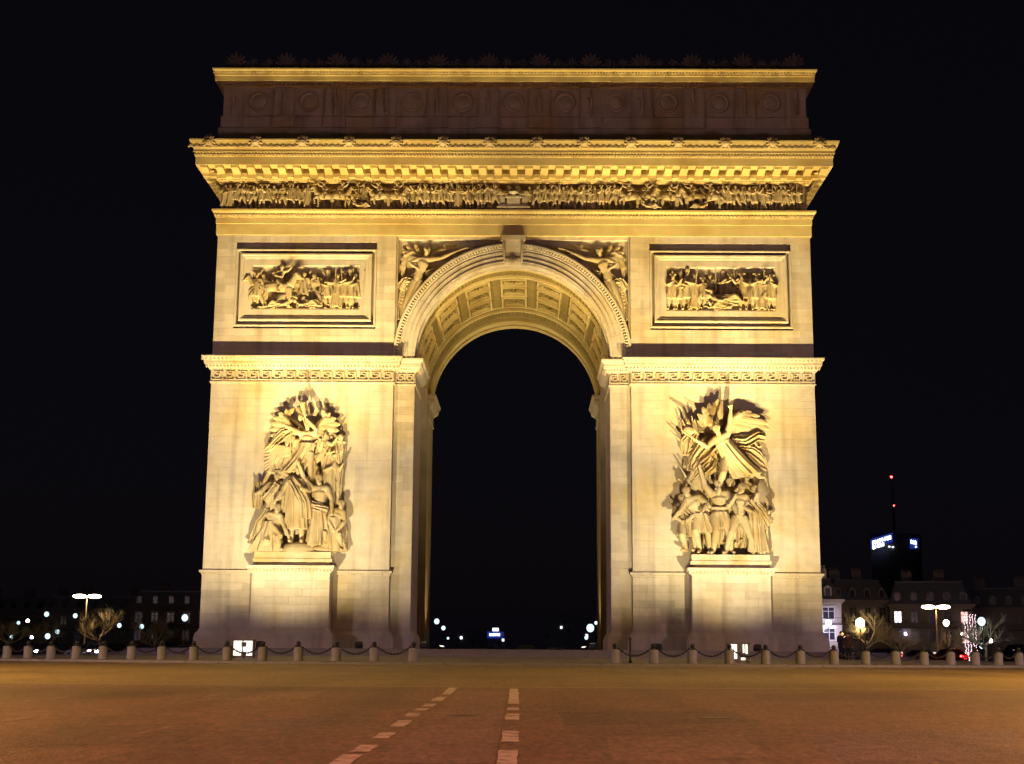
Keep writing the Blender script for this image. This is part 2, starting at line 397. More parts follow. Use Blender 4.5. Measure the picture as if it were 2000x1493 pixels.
for s in (-1, 1):
    def sx(a, b): return (s*b, s*a) if s < 0 else (a, b)
    xc = s*15.57
    ashlar(*sx(8.75, HW), 6.36, 20.03, 0.0, holes=[(xc-2.3, xc+2.3, 7.9, 16.2)])
    ashlar(*sx(8.75, HW), 21.97, 31.36, 0.0, holes=[sx(10.2, 20.73)+(24.33, 30.28)], part=False)
    ashlar(*sx(7.25, 8.62), 2.2, 20.05, .6, length=2.2, part=False)
    ashlar(*sx(8.72, HW+.02), 2.2, 5.98, -.07, length=2.1, holes=[(xc-2.8, xc+2.8, 0, 9)], part=False, th=.1)
    ashlar(xc-2.77, xc+2.77, 2.2, 6.1, -1.6, length=1.85, part=False)
order = sorted(range(len(blocks)), key=lambda i: -((blocks[i][0][1]-blocks[i][0][0])*(blocks[i][0][5]-blocks[i][0][4]) if blocks[i][1] else 0))
for n_, i in enumerate(order):
    b, p = blocks[i]
    if p and n_ < 300: obj('stone_block', MB().box(*b), STONE, ARCH)
    else: rest.box(*b)
tag(obj('stone_facing', rest, STONE, ARCH), kind='stuff')

# --- pier bases and pedestals
for s in (-1, 1):
    def sx(a, b): return (s*b, s*a) if s < 0 else (a, b)
    xa, xb = sx(8.75, HW); xc = s*15.57
    base = back([(.38,.78),(.38,1.6),(.33,1.63)]+[(.33,1.72)]+cyma(.33,1.72,.09,2.15,6,'s')+[(.09,2.15),(.06,2.2)])
    obj('base_moulding', ring(base, xa, xb, .05, 22.15), STONE, ARCH)
    corn = back([(.03,5.98),(.07,6.03),(.07,6.10)]+cyma(.07,6.1,.2,6.22,4)+[(.2,6.22),(.22,6.23),(.22,6.34),(.0,6.37)])
    obj('pedestal_cornice', ring(corn, xa, xb, .0, 22.2), STONE, ARCH)
    pa, pb = sx(7.22, 9.2)
    obj('pilaster_base', ring(back([(.30,.78),(.30,1.6),(.25,1.7)]+cyma(.25,1.7,.03,2.15,6,'s')+[(.02,2.2)]), pa, pb, .6, 6.4), STONE, ARCH)
    # statue pedestal
    obj('statue_pedestal', MB().box(xc-2.75, xc+2.75, -1.55, .1, .78, 6.12), STONE, ARCH)
    obj('pedestal_base', ring(back([(.36,.78),(.36,1.6),(.31,1.63),(.31,1.72)]+cyma(.31,1.72,.05,2.15,6,'s')+[(.05,2.15),(.02,2.2)]), xc-2.75, xc+2.75, -1.58, .0), STONE, ARCH)
    obj('pedestal_cap', ring(back([(.03,6.05),(.08,6.1)]+cyma(.08,6.14,.28,6.34,5)+[(.3,6.36),(.3,6.38),(.36,6.40),(.36,6.60),(.0,6.64)]), xc-2.75, xc+2.75, -1.58, .0), STONE, ARCH)
    beads = MB()
    x = xc-2.98
    while x < xc+3.0:
        beads.box(x, x+.13, -1.93, -1.75, 6.16, 6.33); x += .25
    tag(obj('egg_and_dart', beads, CARVE, ARCH), kind='stuff')
    beads = MB()
    for x0_, x1_ in ((xa, xc-2.9), (xc+2.9, xb)):
        x = x0_
        while x < x1_: beads.box(x, x+.11, -.20, -.05, 6.06, 6.2); x += .22
    tag(obj('egg_and_dart', beads, CARVE, ARCH), kind='stuff')

# --- impost entablature with its key-pattern band
imp = [(.0,20.03),(.10,20.05),(.10,20.15),(.04,20.18),(.04,20.98),(.10,21.0),(.12,21.08)]+cyma(.12,21.08,.42,21.36,6)+[(.45,21.38),(.45,21.44),(.5,21.46),(.5,21.62)]+cyma(.5,21.62,.66,21.9,5,'s')+[(.67,21.92),(.67,22.0),(0,22.04)]
def key_unit():                                # one turn of the fret, raised bars, .86 wide
    b = MB(); t = .068; H_ = .66; W_ = .86
    for x0, x1, z0, z1 in ((0,W_,0,t),(0,t,t,H_),(t,W_*.80,H_-t,H_),(W_*.80-t,W_*.80,t*2.6,H_-t),(W_*.26,W_*.80-t,t*2.6,t*3.6),(W_*.26,W_*.26+t,t*3.6,H_-t*2.6),(W_*.26+t,W_*.56,H_-t*3.6,H_-t*2.6)):
        b.box(x0, x1, -.12, .0, z0, z1)
    return b.mesh('key_pattern', CARVE)
KEY = key_unit()
for s in (-1, 1):
    def sx(a, b): return (s*b, s*a) if s < 0 else (a, b)
    xa, xb = sx(8.75, HW)
    obj('impost_cornice', ring(back(imp), xa, xb, .0, 22.2), STONE, ARCH)
    pa, pb = sx(7.22, 9.4)
    for y0, y1 in ((.6, 6.6), (15.6, 21.6)):
        obj('pilaster_impost', ring(back([(p*.97, z-.03) for p, z in imp]), pa, pb, y0, y1), STONE, ARCH)
    n = 15; step = (HW-8.75)/n
    for k in range(n):
        o = put('key_pattern', KEY, ARCH, loc=(s*(8.75+(k+.03)*step), -.042, 20.25))
        if s < 0: o.scale.x = -1
    for k in range(2):
        o = put('key_pattern', KEY, ARCH, loc=(s*(7.25+k*.68), .557, 20.22), scale=(s*.74, 1, 1))
    b = MB(); x = xa-.3
    while x < xb+.3: b.ell((x, -.36, 21.24), (.095, .12, .13), 6, 4); x += .26
    x = xa-.1
    while x < xb+.1: b.ell((x, -.12, 21.03), (.05, .05, .045), 6, 4); x += .13
    x = pa-.3
    while x < pa+1.9: b.ell((x, .27, 21.2), (.075, .07, .11), 6, 4); x += .21
    tag(obj('egg_and_dart', b, CARVE, ARCH), kind='stuff')
    b = MB(); x = xa-.6                          # upright leaves on the impost cymatium
    while x < xb+.6:
        b.ell((x, -.6, 21.77), (.10, .05, .13), 6, 4); x += .30
    tag(obj('leaf_moulding', b, CARVE, ARCH), kind='stuff')

# --- framed relief panels of the upper wall
for s in (-1, 1):
    xc = s*15.465; hw_, z0, z1 = 5.265, 24.33, 30.28
    def frame(ix, iz0, iz1, prof):               # prof: (inset, y)
        n = len(prof); b = MB(); vs = []
        for cx_, cz_, sx_, sz_ in ((xc-ix, iz0, 1, 1), (xc+ix, iz0, -1, 1), (xc+ix, iz1, -1, -1), (xc-ix, iz1, 1, -1)):
            for p, y in prof: vs.append((cx_+sx_*p, y, cz_+sz_*p))
        fs = [(c*n+i, ((c+1)%4)*n+i, ((c+1)%4)*n+(i+1)%n, c*n+(i+1)%n) for c in range(4) for i in range(n)]
        return b.add(vs, fs)
    obj('panel_ground', MB().box(xc-hw_-.02, xc+hw_+.02, .40, .5, z0-.02, z1+.02), STONE, ARCH)
    obj('panel_frame', frame(4.95, 24.74, 29.93, [(0,.45),(0,-.06),(.05,-.13),(.14,-.13),(.20,-.07),(.42,.03),(.50,.05),(.50,.03),(.9,.03),(.93,.08),(.98,.08),(1.0,.45)]), STONE, ARCH)
    obj('panel_frame', frame(hw_, z0, z1, [(0,.45),(0,-.06),(.04,-.08),(.12,-.08),(.16,.0),(.18,.45)]), STONE, ARCH)
    b = MB()
    for k in range(60):
        t = -4.7+9.4*k/59
        for z in (24.98, 29.69): b.box(xc+t-.045, xc+t+.045, -.05, .06, z-.07, z+.07)
    for k in range(30):
        t = 25.1+4.5*k/29
        for x in (xc-4.71, xc+4.71): b.box(x-.07, x+.07, -.05, .06, t-.045, t+.045)
    tag(obj('frame_beading', b, CARVE, ARCH), kind='stuff')

# --- archivolt: voussoirs, bead ring, spandrel frame, keystone
NV = 27
for k in range(NV):
    a0, a1 = pi*k/NV+.0006, pi*(k+1)/NV-.0006
    pts = [(r, y) for r, y in ((7.22,.9),(7.22,.12),(7.28,.06),(8.30,.03),(8.36,-.02),(8.42,-.02),(8.42,.7))]
    b = MB(); n = len(pts); vs = []; m = 4
    for i in range(m+1):
        a = a0+(a1-a0)*i/m
        for r, y in pts: vs.append((r*cos(a), y, SPR+r*sin(a)))
    fs = [(i*n+j, i*n+(j+1)%n, (i+1)*n+(j+1)%n, (i+1)*n+j) for i in range(m) for j in range(n)]+[tuple(range(n)), tuple(range((m+1)*n-1, m*n-1, -1))]
    obj('voussoir', b.add(vs, fs), STONE, ARCH)
def half_ring(prof, m=72, a0=0., a1=pi):
    b = MB(); n = len(prof); vs = []
    for i in range(m+1):
        a = a0+(a1-a0)*i/m
        for r, y in prof: vs.append((r*cos(a), y, SPR+r*sin(a)))
    return b.add(vs, [(i*n+j, i*n+(j+1)%n, (i+1)*n+(j+1)%n, (i+1)*n+j) for i in range(m) for j in range(n)]+[tuple(range(n)), tuple(range((m+1)*n-1, m*n-1, -1))])
obj('archivolt_moulding', half_ring([(8.42,.7),(8.42,.02),(8.5,.0),(8.62,-.08),(8.68,-.14),(8.80,-.14),(8.84,-.1),(8.84,.7)]), STONE, ARCH)
b = MB()
for k in range(118):
    a = pi*(k+.5)/118; c = Vector((8.55*cos(a), -.03, SPR+8.55*sin(a)))
    b.ell(c, (.13, .15, .075), 6, 4, Matrix.Rotation(-a, 3, 'Y'))
tag(obj('archivolt_beading', b, CARVE, ARCH), kind='stuff')
for r_, w2 in ((7.42, .07), (7.78, .05), (8.14, .07)):
    obj('archivolt_fillet', half_ring([(r_,.12),(r_,-.03),(r_+w2,-.03),(r_+w2,.12)]), STONE, ARCH)
obj('intrados_edge', half_ring([(7.46,.8),(7.16,.8),(7.13,.95),(7.16,1.25),(7.46,1.4)]), STONE, ARCH)
obj('spandrel_frame', MB().box(-8.75, 8.75, .2, .63, 31.12, 31.4), STONE, ARCH)
for s in (-1, 1):
    obj('spandrel_frame', MB().box(s*8.68-.07, s*8.68+.07, .2, .63, 22.0, 31.12), STONE, ARCH)
kb = MB()
prof = [(.2,29.0),(-.25,29.05),(-.38,29.25),(-.4,29.5),(-.3,29.75),(-.28,30.0),(-.33,30.35),(-.38,30.75),(-.4,30.9),(.2,30.9)]
n = len(prof); vs = []
for i, (sx_, tw) in enumerate(((-1,0),(1,0))):
    for y, z in prof: vs.append((sx_*(.58+.16*(z-29)/1.9), y, z))
kb.add(vs, [tuple(range(n-1,-1,-1)), tuple(range(n,2*n))]+[(i, (i+1)%n, n+(i+1)%n, n+i) for i in range(n)])
ks = obj('keystone', kb, CARVE, ARCH)
sub('keystone_cap', MB().box(-.92,.92,-.5,.3,30.97,31.3).box(-.84,.84,-.45,.3,30.88,30.98).mesh('keystone_cap', CARVE), ks)
for s in (-1, 1): sub('scroll', MB().tube([(s*.62,-.38,29.2),(s*.66,-.36,29.8),(s*.7,-.5,30.7)], [.09,.07,.1], 8).mesh('scroll', CARVE, True), ks)
sub('leaf_drop', MB().ell((0,-.38,29.35),(.34,.2,.3)).ell((0,-.48,29.25),(.16,.16,.26)).mesh('leaf_drop', CARVE, True), ks)

# --- vault: borders, ribs and coffers
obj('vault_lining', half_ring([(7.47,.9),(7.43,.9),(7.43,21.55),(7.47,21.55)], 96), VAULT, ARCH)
def vault_band(y0, y1, r0, a0=0., a1=pi, m=64):
    return half_ring([(7.5,y0),(r0,y0+.02),(r0,y1-.02),(7.5,y1)], m, a0, a1)
for y0, y1, r in ((.9,1.9,7.22),(3.9,4.3,7.26),(13.75,14.1,7.3),(15.1,15.5,7.26),(18.7,20.1,7.22),(20.5,21.58,7.2)):
    obj('vault_band', vault_band(y0, y1, r), ENT, ARCH)
for y0 in (2.05, 15.9):                         # leaf friezes
    b = MB()
    for k in range(74):
        a = pi*(k+.5)/74
        R3 = Matrix.Rotation(-a+pi/2, 3, 'Y')
        for yy, rr in ((y0+.55, .5), (y0+1.3, .42)):
            b.ell((7.42*cos(a), yy, SPR+7.42*sin(a)), (.10, rr, .12), 6, 4, R3)
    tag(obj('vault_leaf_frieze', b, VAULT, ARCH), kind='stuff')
def coffer_mesh(da, L, name):                   # lies on the vault at angle 90deg, centred on y=0
    fr = MB(); A = da/2
    def patch(a0, a1, y0, y1, r0, r1, m=5):
        vs = []
        for i in range(m+1):
            a = pi/2+a0+(a1-a0)*i/m
            for r, y in ((r1,y0),(r0,y0),(r0,y1),(r1,y1)): vs.append((r*cos(a), y, r*sin(a)))
        return vs, [(i*4+j, i*4+(j+1)%4, (i+1)*4+(j+1)%4, (i+1)*4+j) for i in range(m) for j in range(4)]+[(0,1,2,3), (m*4+3, m*4+2, m*4+1, m*4)]
    e = .019; y = L/2
    for args in ((-A, A, -y, -y+.13, 7.18, 7.5), (-A, A, y-.13, y, 7.18, 7.5), (-A, -A+e, -y+.13, y-.13, 7.18, 7.5), (A-e, A, -y+.13, y-.13, 7.18, 7.5),
                 (-A+.045, A-.045, -y+.34, -y+.46, 7.33, 7.5), (-A+.045, A-.045, y-.46, y-.34, 7.33, 7.5)):
        fr.add(*patch(*args))
    ro = MB()
    for ring_, (ra, rb_, nn) in enumerate(((.17, .42, 8), (.10, .24, 6))):
        for k in range(nn):
            t = 2*pi*k/nn+ring_*.3
            ro.ell((cos(t)*rb_*1.35, sin(t)*rb_, 7.36-.06*ring_), (ra*1.2, ra*.8, .09), 6, 4, Matrix.Rotation(t, 3, 'Z'))
    ro.ell((0, 0, 7.26), (.12, .12, .12), 6, 4)
    ro.ell((0, 0, 7.43), (.85, y*.62, .07), 12, 4)
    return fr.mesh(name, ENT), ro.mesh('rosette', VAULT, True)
rows = [(5.45, 1.9), (8.3, 2.7), (11.9, 3.1)]
for yc, L in rows:
    fm, rm = coffer_mesh(radians(16.4), L, 'coffer')
    for k in range(-3, 4):
        o = put('coffer', fm, ARCH, loc=(0, yc, SPR)); o.rotation_euler = (0, radians(23.0*k), 0)
        sub('rosette', rm, o)
for k in range(8):                              # raised strips between the columns of coffers
    a = pi/2+radians(23*(k-3.5))
    if 0.02 < a < pi-.02:
        obj('vault_rib', half_ring([(7.5,4.3),(7.36,4.3),(7.36,13.75),(7.5,13.75)], 3, a-.028, a+.028), VAULT, ARCH)

# --- entablature of the whole arch
ent1 = [(.12,31.36),(.12,32.2),(.17,32.22),(.17,32.68),(.2,32.72),(.26,32.76),(.26,32.95),(.30,32.98)]+cyma(.30,32.98,.42,33.12,3)+[(.46,33.14),(.46,33.27),(.1,33.32),(.02,33.36)]
obj('architrave', ring(back(ent1), -HW, HW, 0, DEP), ENT, ARCH)
obj('frieze_ground', ring([(-.6,33.34),(-.34,33.34),(-.34,35.5),(-.6,35.5)], -HW, HW, 0, DEP), ENT, ARCH)
ent2 = [(-.1,35.44),(.10,35.46),(.12,35.56),(.2,35.60),(.2,35.66),(.30,35.7),(.30,36.02),(.42,36.05),(.42,36.40),(1.5,36.40),(1.5,36.36),(1.58,36.36),(1.58,36.98),(1.63,37.0),(1.63,37.24),(1.70,37.27),(1.72,37.40)]+cyma(1.72,37.40,1.98,38.05,6,'s')+[(2.0,38.08),(2.03,38.1),(2.03,38.22),(.3,38.3)]
obj('main_cornice', ring(back(ent2), -HW, HW, 0, DEP), ENT, ARCH)
up_m = MB().box(-.28,.28,-1.42,-.40,36.06,36.398).mesh('modillion', ENT)
for v in up_m.vertices:
    if v.co.y < -1 and v.co.z < 36.2: v.co.z += .12
dn_m = MB().box(-.24,.24,-.66,-.26,35.72,36.0).mesh('dentil_block', ENT)
for k in range(-20, 21): put('modillion', up_m, ARCH, loc=(k*1.16, 0, 0))
for k in range(-20, 20): put('dentil_block', dn_m, ARCH, loc=((k+.5)*1.16, 0, 0))
side = MB()
for k in range(-9, 10):
    for s in (-1, 1):
        xs = sorted((s*(HW+.4), s*(HW+1.42))); side.box(*xs, CY+k*1.16-.28, CY+k*1.16+.28, 36.1, 36.398)
        xs = sorted((s*(HW+.26), s*(HW+.66))); side.box(*xs, CY+(k+.5)*1.16-.24, CY+(k+.5)*1.16+.24, 35.72, 36.0)
tag(obj('side_modillions', side, ENT, ARCH), kind='stuff')
def bead_row(x0, x1, y, z, step, r, name='bead_moulding', box=False):
    b = MB(); x = x0
    while x < x1:
        if box: b.box(x, x+step*.5, y-r, y+r, z-r, z+r)
        else: b.ell((x, y, z), (step*.40, r, r), 6, 4)
        x += step
    return tag(obj(name, b, ENTC, ARCH), kind='stuff')
bead_row(-HW-1.6, HW+1.6, -1.66, 37.12, .24, .10)
bead_row(-HW-.2, HW+.2, -.30, 32.86, .26, .085)
bead_row(-HW-.2, HW+.2, -.21, 32.70, .15, .04)
bead_row(-HW-.1, HW+.1, -.16, 35.62, .26, .07)
bead_row(-HW-1.7, HW+1.7, -1.74, 37.33, .17, .05)
b = MB(); x = -HW-1.9                            # anthemion band of the cymatium
while x < HW+1.9:
    for dx, dz, rx_, rz_ in ((0,.02,.055,.2),(-.1,-.02,.05,.15),(.1,-.02,.05,.15),(-.18,-.1,.05,.08),(.18,-.1,.05,.08)):
        b.ell((x+dx, -1.92-.22*dz, 37.74+dz), (rx_, .09, rz_), 6, 4, Matrix.Rotation(dx*2.4, 3, 'Y'))
    x += .46
tag(obj('leaf_band', b, ENTC, ARCH), kind='stuff')
lm = MB()
lm.ell((0,0,0),(.34,.26,.36)).ell((0,-.22,-.06),(.2,.2,.17)).ell((0,-.30,-.2),(.15,.12,.09)).ell((-.25,.02,.2),(.12,.1,.13)).ell((.25,.02,.2),(.12,.1,.13)).ell((0,-.1,.24),(.24,.16,.15))
for k in range(11):
    a = pi*(k-2.5)/6.; lm.ell((.42*cos(a)*.95, .05, .42*sin(a)), (.15, .12, .09), 6, 4, Matrix.Rotation(-a, 3, 'Y'))
LION = remesh(lm, 'lion_mask', .035, ENTC, 1)
for k in range(-7, 7): put('lion_mask', LION, ARCH, loc=((k+.5)*3.5, -2.08, 38.02))

# --- attic
att_b = back([(.40,38.2),(.40,38.95),(.30,39.0),(.30,39.72),(.16,39.8),(.16,40.68),(.08,40.74)])
obj('attic_base', ring(att_b, -HW, HW, 0, DEP), STONE, ARCH)
obj('attic_wall', ring([(-.3,40.7),(.0,40.7),(.0,43.3),(-.3,43.3)], -HW, HW, 0, DEP), STONE, ARCH)
att_c = [(.0,43.0),(.06,43.03),(.06,43.1),(.2,43.14),(.2,43.34),(.56,43.42),(.56,43.40),(.62,43.40),(.62,43.78),(.66,43.82),(.66,44.0)]+cyma(.66,44.0,.80,44.22,4,'s')+[(.82,44.24),(.82,44.34),(.0,44.42)]
obj('attic_cornice', ring(back(att_c), -HW, HW, 0, DEP), ENT, ARCH)
bead_row(-HW-.7, HW+.7, -.71, 44.02, .24, .075)
bead_row(-HW-.1, HW+.1, -.28, 43.24, .30, .10, 'dentil_row', True)
obj('roof_slab', MB().box(-21.9, 21.9, .3, 21.9, 43.9, 44.1), STONE, ARCH)
PIL = MB().box(-.74,.74,-.17,.05,40.72,43.02).mesh('attic_pilaster', STONE)
PED = MB().box(-.8,.8,-.30,-.05,39.82,40.66).mesh('pilaster_pedestal', STONE)
SWORD = MB().tube([(0,-.22,40.95),(0,-.22,42.2)], .11, 8).tube([(0,-.24,42.2),(0,-.24,42.75)], .07, 8).box(-.26,.26,-.29,-.17,42.16,42.28).ell((0,-.24,42.8),(.11,.1,.11)).mesh('carved_sword', CARVE)
SHIELD = MB().lathe([(.02,-.17),(.25,-.16),(.50,-.10),(.56,-.06),(.60,-.12),(.70,-.16),(.78,-.12),(.8,.0)], (0,0,0), 28, 'y').mesh('carved_shield', CARVE, True)
for k in range(12):
    x = (k-5.5)*3.9
    put('attic_pilaster', PIL, ARCH, loc=(x,0,0)); put('pilaster_pedestal', PED, ARCH, loc=(x,0,0)); put('carved_sword', SWORD, ARCH, loc=(x,0,0))
    if k < 11: put('carved_shield', SHIELD, ARCH, loc=(x+1.95,-.02,41.92))
def palmette(h, w_):
    b = MB().box(-w_*.5, w_*.5, -.14, .14, 0, h*.18)
    for i in range(-3, 4):
        a = i*.36; L = h*(.82-.035*abs(i))
        b.ell((sin(a)*L*.52*w_/h*1.15, 0, h*.14+cos(a)*L*.55), (w_*.135, .12, L*.52), 8, 5, Matrix.Rotation(a, 3, 'Y'))
    b.ell((0,-.06,h*.25),(w_*.2,.14,h*.18))
    return b.mesh('palmette', DIMGREY, True)
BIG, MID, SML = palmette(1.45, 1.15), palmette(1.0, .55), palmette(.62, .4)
obj('parapet', ring([(-.6,44.1),(.0,44.1),(.0,44.62),(-.6,44.62)], -21.9, 21.9, .2, 22.0), DIMGREY, ARCH)
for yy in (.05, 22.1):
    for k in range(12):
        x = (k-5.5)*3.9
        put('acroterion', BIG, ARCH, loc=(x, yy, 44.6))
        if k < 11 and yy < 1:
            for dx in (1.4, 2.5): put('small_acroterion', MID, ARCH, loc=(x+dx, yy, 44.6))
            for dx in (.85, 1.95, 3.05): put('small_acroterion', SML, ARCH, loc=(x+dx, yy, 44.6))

# ------------------------------------------------------------------ carved figures
BASEJ = dict(pelvis=(0,0,.52), waist=(0,0,.61), chest=(0,0,.735), neck=(0,0,.83), head=(0,-.015,.915),
    sl=(-.115,0,.80), el=(-.165,0,.63), hl=(-.17,-.05,.49), sr=(.115,0,.80), er=(.165,0,.63), hr=(.17,-.05,.49),
    pl=(-.055,0,.51), kl=(-.07,-.02,.28), al=(-.075,.02,.05), tl=(-.085,-.08,.028), pr=(.055,0,.51), kr=(.07,-.02,.28), ar=(.075,.02,.05), tr=(.085,-.08,.028))
def shift(J, dx, dz, keys):                    # move upper body joints together
    for k in keys: x, y, z = J[k]; J[k] = (x+dx, y, z+dz)
UP = ('waist','chest','neck','head','sl','el','hl','sr','er','hr')
def body(b, J, n=9, bulk=1.0, head=True, hat=None):
    V = {k: Vector(p) for k, p in J.items()}; q = bulk
    b.tube([V['pelvis'], V['waist'], V['chest'], V['chest'].lerp(V['neck'], .55)], [.088*q,.078*q,.105*q,.07*q], n, .78)
    sh = [V['sl'], V['chest'].lerp(V['neck'], .55), V['sr']]
    b.tube(sh, [.052*q,.062*q,.052*q], n)
    b.tube([V['chest'].lerp(V['neck'], .4), V['neck'], V['head']], [.045,.036,.036], n)
    for s_ in 'lr':
        b.tube([V['s'+s_], V['s'+s_].lerp(V['e'+s_], .4), V['e'+s_], V['e'+s_].lerp(V['h'+s_], .35), V['h'+s_]], [.048*q,.046*q,.034*q,.036*q,.024], n)
        d = (V['h'+s_]-V['e'+s_]).normalized(); b.ell(V['h'+s_]+d*.03, (.026,.022,.034), 7, 5)
        b.tube([V['p'+s_], V['p'+s_].lerp(V['k'+s_], .35), V['k'+s_], V['k'+s_].lerp(V['a'+s_], .35), V['a'+s_]], [.075*q,.072*q,.048*q,.05*q,.030], n)
        b.tube([V['a'+s_]-Vector((0,0,.012)), V['t'+s_]], [.034,.024], n)
    if head:
        h = V['head']; b.ell(h+Vector((0,.005,.01)), (.052,.062,.068), 10, 7); b.ell(h+Vector((0,-.022,-.035)), (.034,.036,.034), 8, 5)
        b.ell(h+Vector((0,-.062,-.005)), (.011,.016,.022), 6, 4); b.ell(h+Vector((0,-.05,.018)), (.036,.015,.009), 6, 4)
        if hat == 'hair': b.ell(h+Vector((0,.012,.028)), (.064,.066,.055), 10, 6); b.ell(h+Vector((0,.05,-.03)), (.05,.04,.05), 8, 5)
        elif hat == 'helmet': b.ell(h+Vector((0,.008,.03)), (.064,.074,.058), 10, 6); b.ell(h+Vector((0,.02,.085)), (.014,.075,.045), 8, 6)
        elif hat == 'bicorne': b.ell(h+Vector((0,0,.065)), (.115,.035,.045), 10, 6)
        elif hat == 'shako': b.tube([h+Vector((0,.01,.04)), h+Vector((0,.01,.14))], [.058,.066], 9)
        elif hat == 'beard': b.ell(h+Vector((0,.01,.03)), (.066,.068,.055), 10, 6); b.ell(h+Vector((0,-.045,-.075)), (.036,.032,.06), 8, 5)
def robe(b, ct, rt, cb, rbt, nf=9, amp=.13, seed=0, steps=9, seg=54, mid=None):
    R = random.Random(seed); ph = [R.uniform(0, 6.28) for _ in range(4)]; amp *= 1.9
    vs = []
    for i in range(steps+1):
        t = i/steps
        c = [ct[k]+(cb[k]-ct[k])*t for k in range(3)]
        if mid: c = [c[k]+mid[k]*4*t*(1-t) for k in range(3)]
        rx_ = rt[0]+(rbt[0]-rt[0])*t; ry_ = rt[1]+(rbt[1]-rt[1])*t
        for k in range(seg):
            a = 2*pi*k/seg
            f = 1+amp*(.3+.7*t)*(.65+.35*cos(2*a+ph[2]))*(1.1*cos(nf*a+ph[0]+1.3*sin(2.2*t+ph[3]))+.75*cos((nf+4)*a+ph[1]-2.2*t)+.4*cos(4*a+ph[3]+3*t))
            vs.append((c[0]+rx_*cos(a)*f, c[1]+ry_*sin(a)*f, c[2]))
    fs = [(i*seg+k, i*seg+(k+1)%seg, (i+1)*seg+(k+1)%seg, (i+1)*seg+k) for i in range(steps) for k in range(seg)]
    fs += [tuple(range(seg-1,-1,-1)), tuple(range(steps*seg, (steps+1)*seg))]
    b.add(vs, fs)
def drape(b, pts, wd, folds=4, depth=.05, th=.05, seed=0):   # hanging or flying cloth along a path with lengthwise folds
    pts = [Vector(p) for p in pts]; R = random.Random(seed); ph = R.uniform(0, 6)
    m = len(pts)-1
    wd = wd if hasattr(wd, '__len__') else [wd]*(m+1)
    def fn(u, v):
        t = u*m; i = min(int(t), m-1); f = t-i; p = pts[i].lerp(pts[i+1], f); d = (pts[i+1]-pts[i]).normalized()
        if 0 < i and f < .5: d = d.lerp((pts[i]-pts[i-1]).normalized(), .5-f).normalized()
        n_ = Vector((-d.z, 0, d.x)); W_ = wd[i]+(wd[i+1]-wd[i])*f
        W_ *= 1+.10*sin(7*u+ph)+.05*sin(17*u)
        q = depth*(.75*cos(2*pi*folds*v+ph+1.6*sin(2.5*u+ph))+.55*cos(2*pi*folds*1.63*v-2.2*u+2*ph)+.45*cos(2*pi*folds*.45*v+ph*3+1.1*u))
        return p+n_*W_*(v-.5+.03*sin(5*u+6*v))+Vector((0, q, 0))
    b.sheet(fn, 5*m, folds*9, th)
def wing(b, root_, tips, r=.07, rows=2, y=0., flat=.35):      # feathers fanned out from a root curve to a list of tips
    root_ = [Vector(p) for p in root_]; tips = [Vector(p) for p in tips]; n_ = len(tips)
    for row in range(rows):
        for i, tp in enumerate(tips):
            t = i/max(1, n_-1)*(len(root_)-1); k = min(int(t), len(root_)-2); a = root_[k].lerp(root_[k+1], t-k)
            e = a.lerp(tp, 1.0-.33*row); dy = Vector((0, y-.05*row+.02*(i % 2), 0))
            b.tube([a+dy, a.lerp(e, .5)+dy, a.lerp(e, .85)+dy, e+dy], [r*.9, r*1.45, r*1.3, r*.7], 8, flat)
    b.tube(root_, [r*1.5]*len(root_), 8)
def place(b, start, H, x, y, z, mirror=False, lean=0., turn=0.):
    Mx = Matrix.Translation((x, y, z)) @ Matrix.Rotation(lean, 4, 'Y') @ Matrix.Rotation(turn, 4, 'Z') @ Matrix.Diagonal((-H if mirror else H, H, H, 1))
    b.xf(Mx, start)

